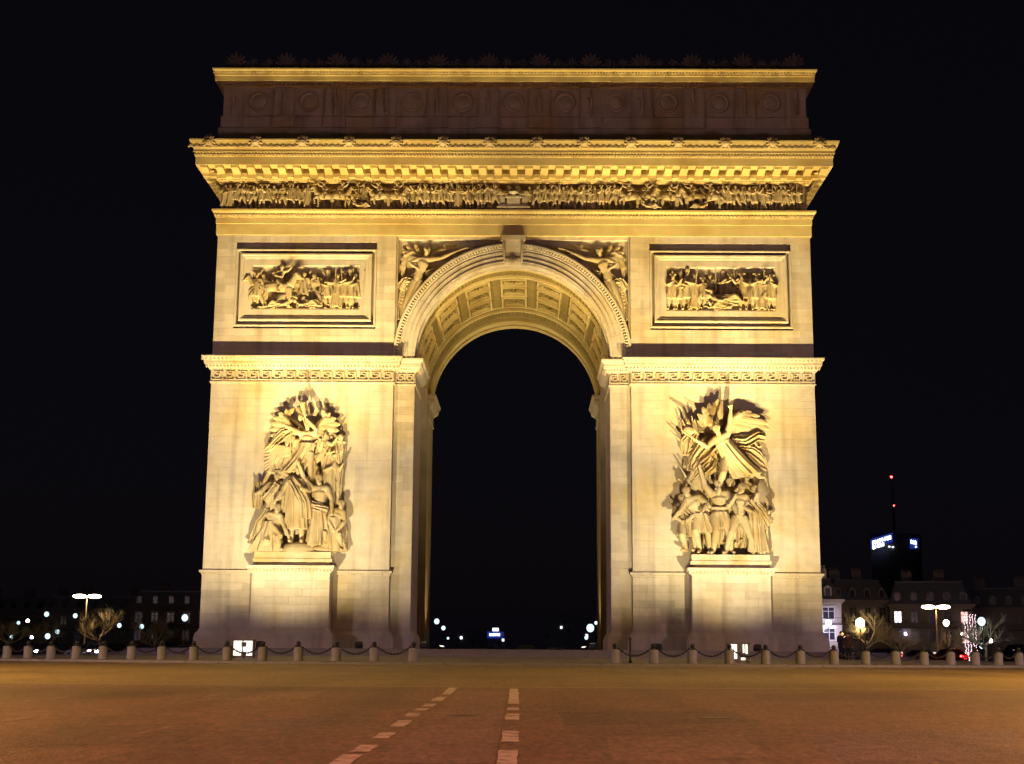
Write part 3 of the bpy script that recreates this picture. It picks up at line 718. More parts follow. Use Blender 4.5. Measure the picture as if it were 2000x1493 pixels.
# ---- frieze and relief stock: a dozen carved figures and two horses, about 1.0 high
def pose(**k):
    J = dict(BASEJ); J.update(k); return J
def stock():
    out = []
    P = [
     (pose(kl=(-.12,-.04,.29), al=(-.16,.02,.06), tl=(-.22,-.05,.03), kr=(.13,-.02,.30), ar=(.20,.05,.08), el=(-.2,-.06,.66), hl=(-.3,-.1,.72)), 'helmet', (.0,.0,.30)),
     (pose(er=(.24,-.05,.78), hr=(.33,-.08,.92), kl=(-.15,-.06,.32), al=(-.2,0,.08), kr=(.08,0,.28), ar=(.14,.02,.05)), 'helmet', None),
     (pose(el=(-.2,-.08,.70), hl=(-.06,-.14,.66), er=(.2,-.06,.66), hr=(.28,-.1,.55)), 'hair', (.02,0,.04)),
     (pose(sl=(-.1,0,.78), el=(-.22,-.06,.80), hl=(-.34,-.1,.76), kl=(-.16,-.05,.34), al=(-.12,.02,.07), kr=(.16,-.03,.28), ar=(.24,.04,.06)), 'bicorne', (0,0,.32)),
     (pose(er=(.14,-.12,.66), hr=(-.02,-.16,.70), el=(-.15,-.1,.66), hl=(.0,-.17,.6)), 'shako', (0,0,.10)),
     (pose(hr=(.24,-.12,.70), er=(.22,-.04,.62), kl=(-.1,-.08,.32), al=(-.06,.06,.07), kr=(.12,-.02,.30), ar=(.22,.0,.05)), 'hair', None),
     (pose(el=(-.22,-.05,.86), hl=(-.16,-.08,1.02), kr=(.14,-.06,.31), ar=(.10,.06,.07), kl=(-.12,0,.28), al=(-.2,.0,.05)), 'helmet', (0,0,.34)),
     (pose(head=(.03,-.04,.90), er=(.2,-.1,.70), hr=(.26,-.2,.78), el=(-.12,-.1,.66), hl=(.02,-.18,.72)), 'bicorne', (0,0,.06)),
    ]
    for i, (J, hat, rb_) in enumerate(P):
        b = MB(); body(b, J, 8, 1.12, True, hat)
        if rb_: robe(b, (0,0,.70), (.115,.09), (rb_[0],0,max(rb_[2], .30 if i != 2 else .05)), (.135 if i != 2 else .16,.12), 7, .17, i, 7, 40)
        if i in (1, 6): drape(b, [(.1,.06,.8),(.16,.08,.5),(.22,.08,.2)], [.14,.2,.26], 3, .03, .05, i)
        if i in (0, 4, 7): b.tube([(.2,-.08,.35),(.24,-.1,1.08)], .018, 6)
        out.append(b)
    for mir in (0, 1):                          # horses with riders
        b = MB()
        b.tube([(-.34,0,.50),(-.15,0,.53),(.1,0,.50),(.28,0,.55)], [.13,.15,.145,.12], 10, .85)
        b.tube([(.28,-.02,.58),(.38,-.04,.76),(.42,-.05,.86)], [.12,.08,.06], 8); b.tube([(.42,-.05,.86),(.52,-.07,.78),(.57,-.08,.72)], [.06,.05,.035], 8)
        b.ell((.33,0,.78),(.03,.05,.12),6,5,Matrix.Rotation(-.5,3,'Y')); b.ell((.42,-.03,.94),(.018,.02,.04),6,4)
        for hx, kx, ax, kz, az in ((.27,.40,.34,.34,.16) if mir == 0 else (.27,.30,.26,.26,.03), (.22,.22,.20,.26,.03), (-.33,-.30,-.38,.28,.03), (-.28,-.38,-.30,.28,.03)):
            b.tube([(hx,-.05,.46),(kx,-.06,kz),(ax,-.05,az)], [.075,.042,.03], 8); b.ell((ax+.02,-.06,az-.01),(.04,.03,.025),6,4)
        b.tube([(-.42,0,.54),(-.5,0,.42),(-.48,0,.24)], [.05,.05,.02], 8)
        J = pose(pelvis=(0,0,.70), waist=(0,0,.76), chest=(.01,0,.86), neck=(.02,0,.94), head=(.03,-.02,1.0), sl=(-.08,-.02,.91), el=(-.14,-.06,.80), hl=(.04,-.1,.76), sr=(.1,-.02,.91), er=(.2,-.06,.92), hr=(.28,-.08,1.0),
                 pl=(-.04,-.06,.68), kl=(.06,-.15,.55), al=(-.02,-.16,.38), tl=(.06,-.18,.36), pr=(.05,0,.68), kr=(.1,.1,.52), ar=(.05,.1,.4), tr=(.1,.08,.38))
        body(b, J, 8, .85, True, 'helmet' if mir else 'bicorne'); drape(b, [(-.02,.05,.9),(-.2,.06,.8),(-.34,.05,.72)], [.12,.16,.2], 3, .03, .05, 5)
        out.append(b)
    b = MB()                                    # fallen figure lying down
    J = pose(pelvis=(0,-.05,.12), waist=(-.1,-.05,.13), chest=(-.24,-.05,.16), neck=(-.33,-.05,.19), head=(-.42,-.06,.23), sl=(-.28,-.12,.16), el=(-.2,-.2,.08), hl=(-.05,-.22,.06), sr=(-.28,.03,.2), er=(-.34,-.05,.34), hr=(-.46,-.1,.36),
             pl=(.03,-.1,.12), kl=(.2,-.14,.22), al=(.36,-.12,.06), tl=(.42,-.14,.08), pr=(.04,0,.12), kr=(.24,-.02,.14), ar=(.44,-.05,.06), tr=(.5,-.08,.07))
    body(b, J, 8, 1.1, True, 'hair'); drape(b, [(-.2,-.1,.14),(.1,-.14,.12),(.3,-.1,.1)], [.2,.26,.24], 4, .04, .06, 8)
    out.append(b)
    return out
STOCK = [remesh(b, 'carved_figure', .019, FIGM, 0) for b in stock()]

FRZ = obj('frieze', MB().box(-HW+.1, HW-.1, -.05, .36, 33.335, 33.42), STONE, ARCH)   # ledge the procession stands on
rf = random.Random(21)
def fz(i, x, H, y, z=33.42, flip=None):
    f = rf.random() < .5 if flip is None else flip
    o = sub('carved_figure', STOCK[i], FRZ); o.location = (x, y, z); o.scale = (-H if f else H, H*.95, H)
    o.rotation_euler = (0, rf.uniform(-.07, .07), rf.uniform(-.25, .25))
x = -21.8
zone = 0
while x < 21.9:
    if abs(x) < 1.2: x += .1; continue
    seg = int((x+22)/3.3)
    horses = seg in (2, 3, 6, 9, 10)
    if horses and rf.random() < .62 and not (-2.6 < x < 1.5):
        fz(8+(rf.random() < .5), x+.75, 1.85, -.18); x += .55
        fz(rf.randrange(8), x, 1.75, .05); x += .75
        if rf.random() < .4: fz(10, x-.2, 1.5, -.3)
    else:
        fz(rf.randrange(8), x, rf.uniform(1.76, 1.92), -.22+.16*(rf.random())); x += rf.uniform(.36, .6)
        if rf.random() < .42: fz(rf.randrange(8), x-.25, 1.9, .06, 33.46)
# altar in the middle of the procession
al = MB().box(-1.25,1.25,-.42,.05,33.42,33.56).box(-1.1,1.1,-.38,.05,33.56,33.68).box(-.5,.5,-.34,.05,33.68,34.25).box(-.6,.6,-.40,.05,34.25,34.38)
for s in (-1, 1): al.box(s*.85-.22, s*.85+.22, -.3, .05, 33.68, 34.35)
al.lathe([(.1,34.38),(.16,34.44),(.36,34.62),(.4,34.7)], (0,-.15,0), 12)
sub('altar', al.mesh('altar', CARVE), FRZ)
for s in (-1, 1):
    o = sub('carved_figure', STOCK[10], FRZ); o.location = (s*.75, -.15, 34.4); o.scale = (s*1.3, 1.2, 1.6)
    o = sub('carved_figure', STOCK[6], FRZ); o.location = (s*.34, -.02, 34.42); o.scale = (s*.95, .9, .95)

# ---- framed relief scenes
def relief(xc, items, name):
    p = obj('relief_ground', MB().box(xc-4.0, xc+4.0, .34, .46, 25.7, 28.98).box(xc-4.0, xc+4.0, .06, .46, 25.42, 25.72), STONE, ARCH)
    for i, x, H, y, z, f in items:
        o = sub('carved_figure', STOCK[i], p); o.location = (xc+x, y, z); o.scale = (-H if f else H, H*.9, H); o.rotation_euler = (0, rf.uniform(-.06,.06), rf.uniform(-.2,.2))
Z = 25.72
relief(-15.465, [(3,-3.7,2.75,.1,Z,0),(0,-3.15,2.6,.2,Z+.1,1),(9,-1.95,2.95,-.05,Z+.1,0),(2,-2.6,2.8,.25,Z+.15,0),(5,-.75,2.6,.12,Z,1),(6,-.1,2.7,.05,Z+.1,0),(1,.75,2.65,.02,Z,1),(10,.2,2.3,-.12,Z,0),(10,-1.9,2.2,-.12,Z,1),(3,1.35,2.6,.2,Z+.25,0),
    (4,1.75,2.75,.0,Z,0),(2,2.35,2.7,.05,Z,1),(7,2.9,2.9,.1,Z,0),(4,3.35,2.8,.0,Z,1),(0,3.75,2.75,.15,Z,0),(5,.4,2.75,.25,Z+.3,0),(8,-3.3,2.2,.25,Z+.6,1)], 'l')
relief(15.465, [(7,-3.7,2.8,.05,Z,0),(4,-3.1,2.75,.15,Z,1),(4,-2.6,2.95,.05,Z,0),(2,-2.0,2.85,.1,Z,1),(3,-1.25,2.4,.1,Z+.1,0),(5,-.75,2.55,.2,Z+.25,1),(10,.35,3.1,-.1,Z+.35,0),(7,.55,2.3,.2,Z+.55,0),(4,.1,2.7,.3,Z+.2,1),(8,1.15,2.1,.25,Z+.5,1),
    (7,1.65,2.85,.0,Z,1),(5,2.15,2.7,.2,Z+.2,0),(7,2.55,2.85,.0,Z,0),(2,3.05,2.8,.12,Z,1),(3,3.4,2.7,.05,Z,0),(7,3.75,2.75,.1,Z,1),(10,.1,2.4,.0,Z-.02,1)], 'r')

# ---- winged figures in the spandrels
for s in (-1, 1):
    b = MB()
    # drawn for the left spandrel, mirrored for the right; metres, x from the panel's inner edge, z from the springing
    J = dict(pelvis=(-7.15,-.05,6.1), waist=(-7.0,-.08,6.7), chest=(-6.75,-.1,7.35), neck=(-6.55,-.12,7.85), head=(-6.45,-.2,8.3),
        sl=(-7.15,-.1,7.65), el=(-7.75,-.15,7.35), hl=(-7.2,-.3,6.95), sr=(-6.25,-.1,7.65), er=(-5.4,-.15,7.75), hr=(-4.5,-.2,8.15),
        pl=(-7.35,0,6.0), kl=(-7.9,-.15,4.6), al=(-8.2,-.05,3.2), tl=(-8.25,-.15,2.75), pr=(-6.95,0,6.0), kr=(-7.45,-.2,4.75), ar=(-7.9,-.1,3.45), tr=(-8.0,-.2,3.1))
    H = 4.2; J2 = {k: (p[0]/H, p[1]/H, p[2]/H) for k, p in J.items()}
    body(b, J2, 10, 1.0, True, 'hair'); b.xf(Matrix.Diagonal((H, H, H, 1)))
    wing(b, [(-6.9,.12,7.9),(-7.6,.15,8.3),(-8.1,.15,8.0)], [(-7.4,.1,8.9),(-8.0,.1,8.75),(-8.35,.1,8.3),(-8.4,.1,7.7),(-8.45,.1,7.0),(-8.3,.1,6.4)], .13, 2)
    wing(b, [(-6.2,.12,7.9),(-5.6,.12,8.35),(-5.0,.12,8.5)], [(-4.2,.1,8.05),(-3.9,.1,8.35),(-3.8,.1,8.6),(-4.3,.1,8.85),(-5.2,.1,8.9)], .12, 2)
    drape(b, [(-7.1,.05,6.4),(-7.9,.0,5.3),(-8.2,.0,4.0),(-8.35,.0,3.0)], [.7,1.2,1.0,.5], 5, .09, .12, 3)
    drape(b, [(-7.3,-.05,6.0),(-8.1,-.1,6.0),(-8.45,-.05,5.4)], [.4,.6,.7], 3, .08, .1, 4)
    drape(b, [(-6.6,.05,6.6),(-6.1,.0,6.6),(-5.75,.0,7.0)], [.4,.6,.5], 3, .07, .1, 6)
    b.tube([(-4.5,-.2,8.15),(-3.9,-.22,8.4),(-3.4,-.22,8.5)], [.06,.07,.13], 8)
    b.ell((-8.3,.0,2.3),(.24,.24,.3)); b.ell((-5.6,.1,6.9),(.3,.2,.34))
    if s > 0: b.xf(Matrix.Diagonal((-1, 1, 1, 1)))
    b.xf(Matrix.Translation((0, .33, SPR)))
    obj('spandrel_figure', MB(), CARVE, ARCH).data = remesh(b, 'spandrel_figure', .045, FIGM, 0)

# ---- the two free-standing sculpture groups on the pedestals
def fig(G, H, x, y, z, J, hat='hair', bulk=1.0, extra=None, mirror=False, lean=0., name='carved_figure', vox=.038):
    b = MB(); body(b, J, 11, bulk, True, hat)
    if extra: extra(b)
    place(b, 0, H, x, y, z, mirror, lean)
    o = put(name, remesh(b, name, vox, STAT, 0), G); return o
def piece(G, name, b, vox=.042): return put(name, remesh(b, name, vox, STAT, 0), G)

def tangle(G, n, seed, x0, x1, z0, z1):           # folds of cloth wound between the figures
    R = random.Random(seed)
    for k in range(n):
        x, z, a, L = R.uniform(x0, x1), R.uniform(z0, z1), R.uniform(-2.4, -.6), R.uniform(.9, 1.7); y = R.uniform(-.78, -.5); b = MB()
        drape(b, [(GX+x, y, GZ+z), (GX+x+cos(a)*L*.5+R.uniform(-.2, .2), y-.18, GZ+z+sin(a)*L*.5), (GX+x+cos(a)*L, y, GZ+z+sin(a)*L)], [R.uniform(.3, .5), R.uniform(.5, .85), R.uniform(.3, .6)], 3, .13, .14, seed+k)
        piece(G, 'cloth_fold', b, .05)

# left pier: crowned figure among attendants under a trumpeting winged figure
GX, GZ = -15.5, 7.6
GL = root('sculpture_group', (GX, -1, 6.6), 'carved stone group of robed figures beneath spread wings on left pier', 'sculpture', 'pier sculptures')
obj('plinth', MB().box(GX-3.1, GX+3.1, -1.5, .0, 7.12, 7.58).box(GX-3.2, GX+3.2, -1.58, .0, 6.85, 7.10).box(GX-2.95, GX+2.95, -1.4, .0, 6.63, 6.86), CARVE, GL)
GL.scale = (.88, 1, 1)
b = MB().ell((GX+.3, -.8, GZ), (1.9, .75, .75), 16, 8).ell((GX+2.4, -.7, GZ+.1), (1.1, .7, .5)).ell((GX-2.2, -.7, GZ), (1.2, .7, .4)); piece(GL, 'rock_mound', b, .08)
def ex(b):
    robe(b, (0,0,.80), (.13,.10), (0,0,.17), (.155,.12), 9, .10, 1, 12, 60); drape(b, [(-.1,-.08,.80),(.02,-.12,.66),(.12,-.1,.5),(.13,-.08,.3)], [.13,.16,.2,.24], 4, .025, .05, 2)
    drape(b, [(.12,.03,.78),(.19,.04,.5),(.2,.04,.2)], [.14,.22,.26], 4, .03, .05, 9)
fig(GL, 5.75, GX+.15, -1.0, GZ+.62, pose(el=(-.21,-.02,.66), hl=(-.29,-.08,.53), er=(.17,-.06,.64), hr=(.1,-.14,.66)), 'hair', 1.0, ex)
def ex(b):
    robe(b, (0,0,.56), (.10,.09), (.02,0,.03), (.19,.14), 10, .15, 3, 10, 60); drape(b, [(-.12,-.08,.57),(.0,-.1,.54),(.14,-.07,.5)], [.1,.12,.1], 3, .02, .05, 4)
fig(GL, 5.35, GX+1.95, -.95, GZ+.3, pose(el=(-.24,-.06,.93), hl=(-.31,-.1,1.1), er=(.19,-.02,.64), hr=(.2,-.06,.48), head=(-.02,-.03,.92)), 'helmet', 1.0, ex)
def ex(b):
    robe(b, (.02,0,.44), (.14,.12), (-.06,0,.0), (.25,.17), 10, .13, 5, 9, 60); drape(b, [(-.02,.0,.62),(-.12,-.04,.4),(-.2,-.05,.1)], [.16,.24,.3], 4, .03, .06, 5)
fig(GL, 4.9, GX-2.0, -1.05, GZ, pose(pelvis=(0,0,.30), waist=(.03,0,.38), chest=(.07,-.02,.48), neck=(.1,-.04,.56), head=(.12,-.06,.63), sl=(-.03,-.02,.54), el=(.06,-.1,.38), hl=(.2,-.14,.24), sr=(.17,-.02,.52), er=(.24,-.06,.38), hr=(.32,-.1,.24),
    pl=(-.05,0,.28), kl=(-.02,-.16,.14), al=(-.1,-.02,.04), tl=(-.16,-.06,.03), pr=(.05,0,.28), kr=(.16,-.12,.2), ar=(.18,-.06,.05), tr=(.24,-.12,.03)), 'hair', 1.05, ex)
def ex(b):
    robe(b, (0,0,.78), (.12,.1), (.0,0,.2), (.17,.12), 9, .12, 7, 9, 54); drape(b, [(-.3,-.02,.84),(-.27,-.06,.66),(-.3,-.02,.45)], [.1,.16,.14], 3, .03, .05, 21)
    drape(b, [(.05,-.1,.8),(-.05,-.12,.66),(-.16,-.1,.55)], [.1,.12,.12], 3, .02, .05, 3)
fig(GL, 5.0, GX-1.75, -.55, GZ+.9, pose(el=(-.22,-.06,.70), hl=(-.28,-.1,.66), er=(.14,-.08,.62), hr=(.05,-.14,.56), head=(.02,-.03,.91)), 'bicorne', 1.0, ex)
def ex(b):
    robe(b, (0,0,.5), (.12,.1), (.0,0,.0), (.2,.15), 9, .13, 17, 8, 54); drape(b, [(.06,.02,.6),(.14,.0,.3),(.14,-.02,.02)], [.14,.2,.2], 3, .03, .06, 3)
fig(GL, 4.9, GX+3.1, -.7, GZ+.05, pose(pelvis=(0,0,.34), waist=(.03,0,.43), chest=(.07,0,.54), neck=(.1,-.01,.62), head=(.13,-.03,.69), sl=(-.03,-.02,.6), el=(-.08,-.08,.46), hl=(.0,-.12,.34), sr=(.17,-.02,.58), er=(.2,-.06,.44), hr=(.1,-.12,.32),
    pl=(-.05,0,.32), kl=(-.12,-.14,.26), al=(-.1,-.06,.04), tl=(-.12,-.12,.03), pr=(.05,0,.32), kr=(.12,-.12,.24), ar=(.14,-.02,.05), tr=(.16,-.1,.03)), 'hair', 1.05, ex)
def ex(b):
    robe(b, (.0,0,.66), (.12,.1), (-.26,0,.22), (.16,.12), 9, .15, 9, 9, 54, (.05,0,0))
    b.tube([(.0,-.12,.96),(-.04,-.16,1.08),(-.07,-.18,1.22)], [.018,.02,.05], 8)
fig(GL, 5.0, GX+.75, -.75, GZ+4.6, pose(el=(-.25,-.06,.86), hl=(-.36,-.1,.90), er=(.16,-.1,.84), hr=(.03,-.16,.96), head=(.0,-.04,.92)), 'hair', 1.0, ex)
GZ -= .45
b = MB()
wing(b, [(GX+.4,-.5,GZ+9.2),(GX-.4,-.5,GZ+9.9),(GX-1.2,-.5,GZ+10.3)], [(GX-2.3,-.6,GZ+8.9),(GX-2.4,-.6,GZ+9.35),(GX-2.35,-.6,GZ+9.8),(GX-2.1,-.6,GZ+10.2),(GX-1.7,-.6,GZ+10.55),(GX-1.1,-.7,GZ+10.8),(GX-.5,-.7,GZ+10.85)], .17, 2)
piece(GL, 'wing', b)
b = MB()
wing(b, [(GX+1.1,-.5,GZ+9.1),(GX+1.7,-.5,GZ+9.8),(GX+2.2,-.5,GZ+10.2)], [(GX+2.6,-.6,GZ+8.6),(GX+3.1,-.6,GZ+8.9),(GX+3.3,-.6,GZ+9.3),(GX+3.35,-.6,GZ+9.75),(GX+3.0,-.6,GZ+10.2),(GX+2.5,-.6,GZ+10.55),(GX+1.9,-.7,GZ+10.75)], .17, 2)
piece(GL, 'wing', b)
b = MB().tube([(GX+.5,-.6,GZ+9.9),(GX+.2,-1.0,GZ+10.5),(GX-.05,-.7,GZ+10.9)], [.10,.12,.26], 10).ell((GX+.35,-.8,GZ+10.9),(.28,.25,.4)).ell((GX+.15,-1.0,GZ+10.2),(.2,.2,.3)); piece(GL, 'trumpet', b)
GZ += .45
b = MB()                                         # palm and blown drapery on the left
for k in range(8):
    t = k/7; b.tube([(GX-.2,-.7,GZ+7.2+.2*t),(GX-1.4,-.85,GZ+6.9+.7*t),(GX-2.75,-.7,GZ+5.9+1.9*t)], [.16,.17,.07], 8, .5)
drape(b, [(GX-.4,-.8,GZ+8.9),(GX-1.3,-.65,GZ+8.6),(GX-2.2,-.8,GZ+7.7),(GX-2.75,-.7,GZ+7.3)], [.5,.9,.7,.4], 4, .14, .16, 2)
piece(GL, 'palm_and_drapery', b)
b = MB(); drape(b, [(GX+2.8,-.6,GZ+8.1),(GX+2.85,-.8,GZ+7.3),(GX+2.8,-.6,GZ+6.5)], [1.9,1.7,1.8], 5, .11, .2, 2)
b.tube([(GX+1.7,-.7,GZ+8.2),(GX+3.85,-.6,GZ+8.0)], .12, 8).tube([(GX+3.2,-.5,GZ+1.0),(GX+3.45,-.55,GZ+8.3)], .13, 8).ell((GX+3.5,-.6,GZ+8.35),(.25,.2,.3))
drape(b, [(GX+3.3,-.5,GZ+6.2),(GX+3.2,-.55,GZ+4.6),(GX+3.1,-.5,GZ+3.2)], [.9,1.0,.9], 4, .12, .2, 7)
piece(GL, 'banner', b)
for i_, x_, z_, H_, f_ in ((2,-.85,2.6,4.3,1),(5,1.1,2.7,4.3,-1),(7,2.6,3.2,4.0,1),(3,-1.3,4.2,3.5,-1),(1,1.7,5.2,3.5,1),(6,-2.2,4.6,3.3,1),(0,.1,5.0,3.8,-1),(4,2.9,5.0,3.2,-1),(5,-.6,6.8,3.0,1)):
    o = put('carved_figure', STOCK[i_], GL, (GX+x_, -.55, GZ+z_)); o.scale = (f_*H_, H_*.8, H_); o.rotation_euler = (0, rf.uniform(-.2, .2), rf.uniform(-.4, .4))

tangle(GL, 16, 40, -2.2, 2.7, 2.2, 8.6)
# right pier: striding fighters beneath a winged figure flying with outflung arm
GX, GZ = 15.6, 7.55
GR = root('sculpture_group', (GX, -1, 6.6), 'carved stone group of striding fighters under a flying winged figure on right pier', 'sculpture', 'pier sculptures')
obj('plinth', MB().box(GX-3.0, GX+2.95, -1.5, .0, 7.12, 7.56).box(GX-3.1, GX+3.05, -1.58, .0, 6.85, 7.10).box(GX-2.85, GX+2.8, -1.4, .0, 6.63, 6.86), CARVE, GR)
GR.scale = (.93, 1, 1)
def ex(b):
    robe(b, (.0,0,.56), (.11,.1), (.0,0,.34), (.15,.12), 9, .12, 3, 5, 48); b.box(-.12,.12,-.1,-.06,.585,.62)
    drape(b, [(.08,.06,.8),(.14,.08,.5),(.16,.08,.15)], [.16,.24,.3], 4, .03, .06, 3)
fig(GR, 5.5, GX-.75, -1.0, GZ, pose(el=(-.2,-.05,.9), hl=(-.27,-.08,1.12), er=(.19,-.08,.66), hr=(.22,-.16,.52), kl=(-.06,-.1,.3), al=(-.09,.02,.06), tl=(-.13,-.07,.03), kr=(.12,-.06,.29), ar=(.16,.04,.06), tr=(.19,-.04,.03), head=(-.01,-.04,.91)), 'beard', 1.12, ex)
def ex(b): drape(b, [(.02,.08,.78),(-.02,.1,.5),(-.04,.1,.1)], [.2,.3,.34], 5, .03, .06, 3)
fig(GR, 5.2, GX+.75, -1.05, GZ, pose(el=(-.16,-.1,.66), hl=(-.08,-.16,.78), er=(.2,-.04,.68), hr=(.24,-.12,.8), kl=(-.14,-.1,.3), al=(-.2,.0,.06), tl=(-.25,-.08,.03), kr=(.14,-.04,.28), ar=(.25,.03,.06), tr=(.3,-.05,.03), head=(.05,-.03,.92)), 'hair', 1.0, ex)
def ex(b):
    robe(b, (-.02,0,.56), (.12,.1), (.03,0,.30), (.16,.13), 9, .16, 8, 8, 54); drape(b, [(.05,.06,.6),(.12,.08,.35),(.16,.08,.05)], [.14,.22,.24], 4, .04, .06, 8)
    drape(b, [(-.3,-.02,.72),(-.2,-.04,.6),(-.1,-.04,.45)], [.2,.22,.2], 4, .03, .05, 8)
fig(GR, 5.3, GX-2.15, -.9, GZ, pose(waist=(-.04,0,.6), chest=(-.11,-.02,.70), neck=(-.17,-.04,.78), head=(-.22,-.06,.85), sl=(-.22,-.02,.74), el=(-.3,-.08,.60), hl=(-.4,-.1,.5), sr=(-.02,-.02,.78), er=(.08,-.08,.68), hr=(.0,-.14,.58), kl=(-.1,-.1,.32), al=(-.02,.02,.08), tl=(-.06,-.08,.04), kr=(.1,-.02,.28), ar=(.13,.05,.05)), 'helmet', 1.08, ex)
def ex(b):
    robe(b, (0,0,.80), (.12,.1), (.02,0,.04), (.16,.14), 9, .20, 6, 14, 60); drape(b, [(-.1,-.1,.78),(.04,-.14,.6),(.14,-.1,.4)], [.12,.15,.2], 4, .025, .05, 4)
fig(GR, 5.1, GX+2.15, -.95, GZ, pose(el=(-.19,-.08,.66), hl=(-.1,-.16,.6), er=(.2,-.06,.64), hr=(.16,-.16,.6), head=(-.02,-.04,.91)), 'beard', 1.05, ex)
def ex(b): robe(b, (0,0,.46), (.12,.1), (.0,0,.22), (.15,.13), 9, .16, 16, 8, 54)
fig(GR, 5.0, GX-3.3, -.7, GZ+.2, pose(pelvis=(0,0,.40), waist=(-.02,0,.49), chest=(-.04,0,.6), neck=(-.05,-.02,.69), head=(-.06,-.04,.77), sl=(-.14,-.02,.66), el=(-.2,-.08,.52), hl=(-.1,-.14,.44), sr=(.06,-.02,.66), er=(.12,-.08,.54), hr=(.02,-.14,.46), pl=(-.05,0,.38), kl=(-.08,-.12,.24), al=(.0,.02,.05), pr=(.05,0,.38), kr=(.12,-.1,.24), ar=(.14,.02,.05)), 'hair', 1.05, ex)
fig(GR, 4.9, GX+.05, -.45, GZ+.75, pose(er=(.2,-.04,.8), hr=(.26,-.08,.95), head=(.02,-.04,.92)), 'helmet', 1.05, None)
fig(GR, 4.9, GX+1.35, -.45, GZ+.95, pose(el=(-.18,-.08,.72), hl=(-.1,-.14,.8), head=(.02,-.03,.92)), 'hair', 1.05, None)
b = MB().lathe([(.05,-.16),(.7,-.12),(1.25,.06),(1.4,.2),(1.4,.3),(.05,.1)], (0,0,0), 24, 'y', True).xf(Matrix.Translation((GX+3.0, -.6, GZ+3.9)) @ Matrix.Rotation(1.0, 4, 'Z') @ Matrix.Diagonal((1, 1, 1.25, 1))); piece(GR, 'shield', b)
b = MB()                                          # flying figure
J = pose(pelvis=(.02,0,.52), waist=(.0,-.03,.62), chest=(-.03,-.06,.73), neck=(-.06,-.1,.82), head=(-.09,-.15,.90), sl=(-.14,-.06,.78), el=(-.27,-.09,.70), hl=(-.40,-.16,.80), sr=(.07,-.06,.82), er=(.13,-.08,.96), hr=(.18,-.1,1.12),
         pl=(-.03,0,.5), kl=(-.12,-.12,.3), al=(-.2,.0,.16), tl=(-.26,-.05,.12), pr=(.07,0,.5), kr=(.22,-.04,.32), ar=(.4,.0,.18), tr=(.46,-.03,.14))
body(b, J, 11, 1.05, True, 'helmet')
robe(b, (-.02,-.02,.74), (.12,.1), (.26,0,.20), (.2,.12), 10, .13, 12, 12, 60, (-.02,-.03,0))
b.tube([(-.39,-.16,.78),(-.46,-.16,.86),(-.60,-.15,1.0)], [.022,.02,.012], 8)
for k in range(-1, 2): b.tube([(.18,-.1,1.12),(.18+.03*k,-.12,1.19)], .012, 6)
place(b, 0, 5.3, GX+.45, -1.05, GZ+4.35, False, -.20)
piece(GR, 'flying_figure', b, .05)
b = MB(); wing(b, [(GX+.1,-.6,GZ+8.9),(GX+.5,-.7,GZ+9.9),(GX+1.1,-.6,GZ+10.25)], [(GX+1.6,-.65,GZ+8.75),(GX+2.3,-.65,GZ+8.7),(GX+2.9,-.7,GZ+8.8),(GX+3.25,-.7,GZ+9.15),(GX+3.15,-.7,GZ+9.6),(GX+2.5,-.65,GZ+10.1),(GX+1.9,-.6,GZ+10.4),(GX+1.3,-.6,GZ+10.5)], .19, 2); piece(GR, 'wing', b)
b = MB(); wing(b, [(GX-.9,-.6,GZ+8.9),(GX-1.3,-.7,GZ+9.5),(GX-1.3,-.6,GZ+10.0)], [(GX-2.5,-.6,GZ+9.2),(GX-2.4,-.6,GZ+9.7),(GX-2.2,-.65,GZ+10.2),(GX-1.8,-.65,GZ+10.7),(GX-1.3,-.6,GZ+11.0),(GX-.6,-.6,GZ+11.3)], .19, 2)
b.tube([(GX-.6,-.7,GZ+9.5),(GX-.5,-.8,GZ+10.4),(GX-.35,-.8,GZ+11.2)], [.3,.25,.1], 8, .5); piece(GR, 'wing', b)
b = MB()                                          # flying cloaks and standards
drape(b, [(GX-.6,-.85,GZ+8.5),(GX-1.6,-1.05,GZ+7.9),(GX-2.5,-.95,GZ+6.9),(GX-2.9,-.8,GZ+6.0)], [.9,1.4,1.2,.7], 4, .17, .16, 2)
drape(b, [(GX+.3,-.8,GZ+8.3),(GX+1.4,-1.0,GZ+8.2),(GX+2.4,-.95,GZ+8.7),(GX+3.0,-.8,GZ+8.5)], [.6,1.0,.9,.5], 3, .16, .16, 3)
drape(b, [(GX+.7,-.75,GZ+7.6),(GX+1.7,-.95,GZ+7.3),(GX+2.6,-.85,GZ+6.6),(GX+3.1,-.7,GZ+6.2)], [.7,1.1,1.0,.5], 4, .16, .16, 5)
drape(b, [(GX+1.9,-.5,GZ+6.4),(GX+2.5,-.7,GZ+5.8),(GX+2.9,-.6,GZ+5.0)], [.8,1.0,.6], 3, .15, .16, 6)
drape(b, [(GX-2.6,-.6,GZ+8.9),(GX-3.2,-.75,GZ+8.2),(GX-3.3,-.6,GZ+7.2)], [.8,1.0,.5], 3, .15, .16, 9)
drape(b, [(GX-.8,-.7,GZ+7.2),(GX-1.3,-.95,GZ+6.4),(GX-2.1,-.7,GZ+5.8)], [.9,1.1,.7], 4, .16, .16, 11)
piece(GR, 'flying_drapery', b)
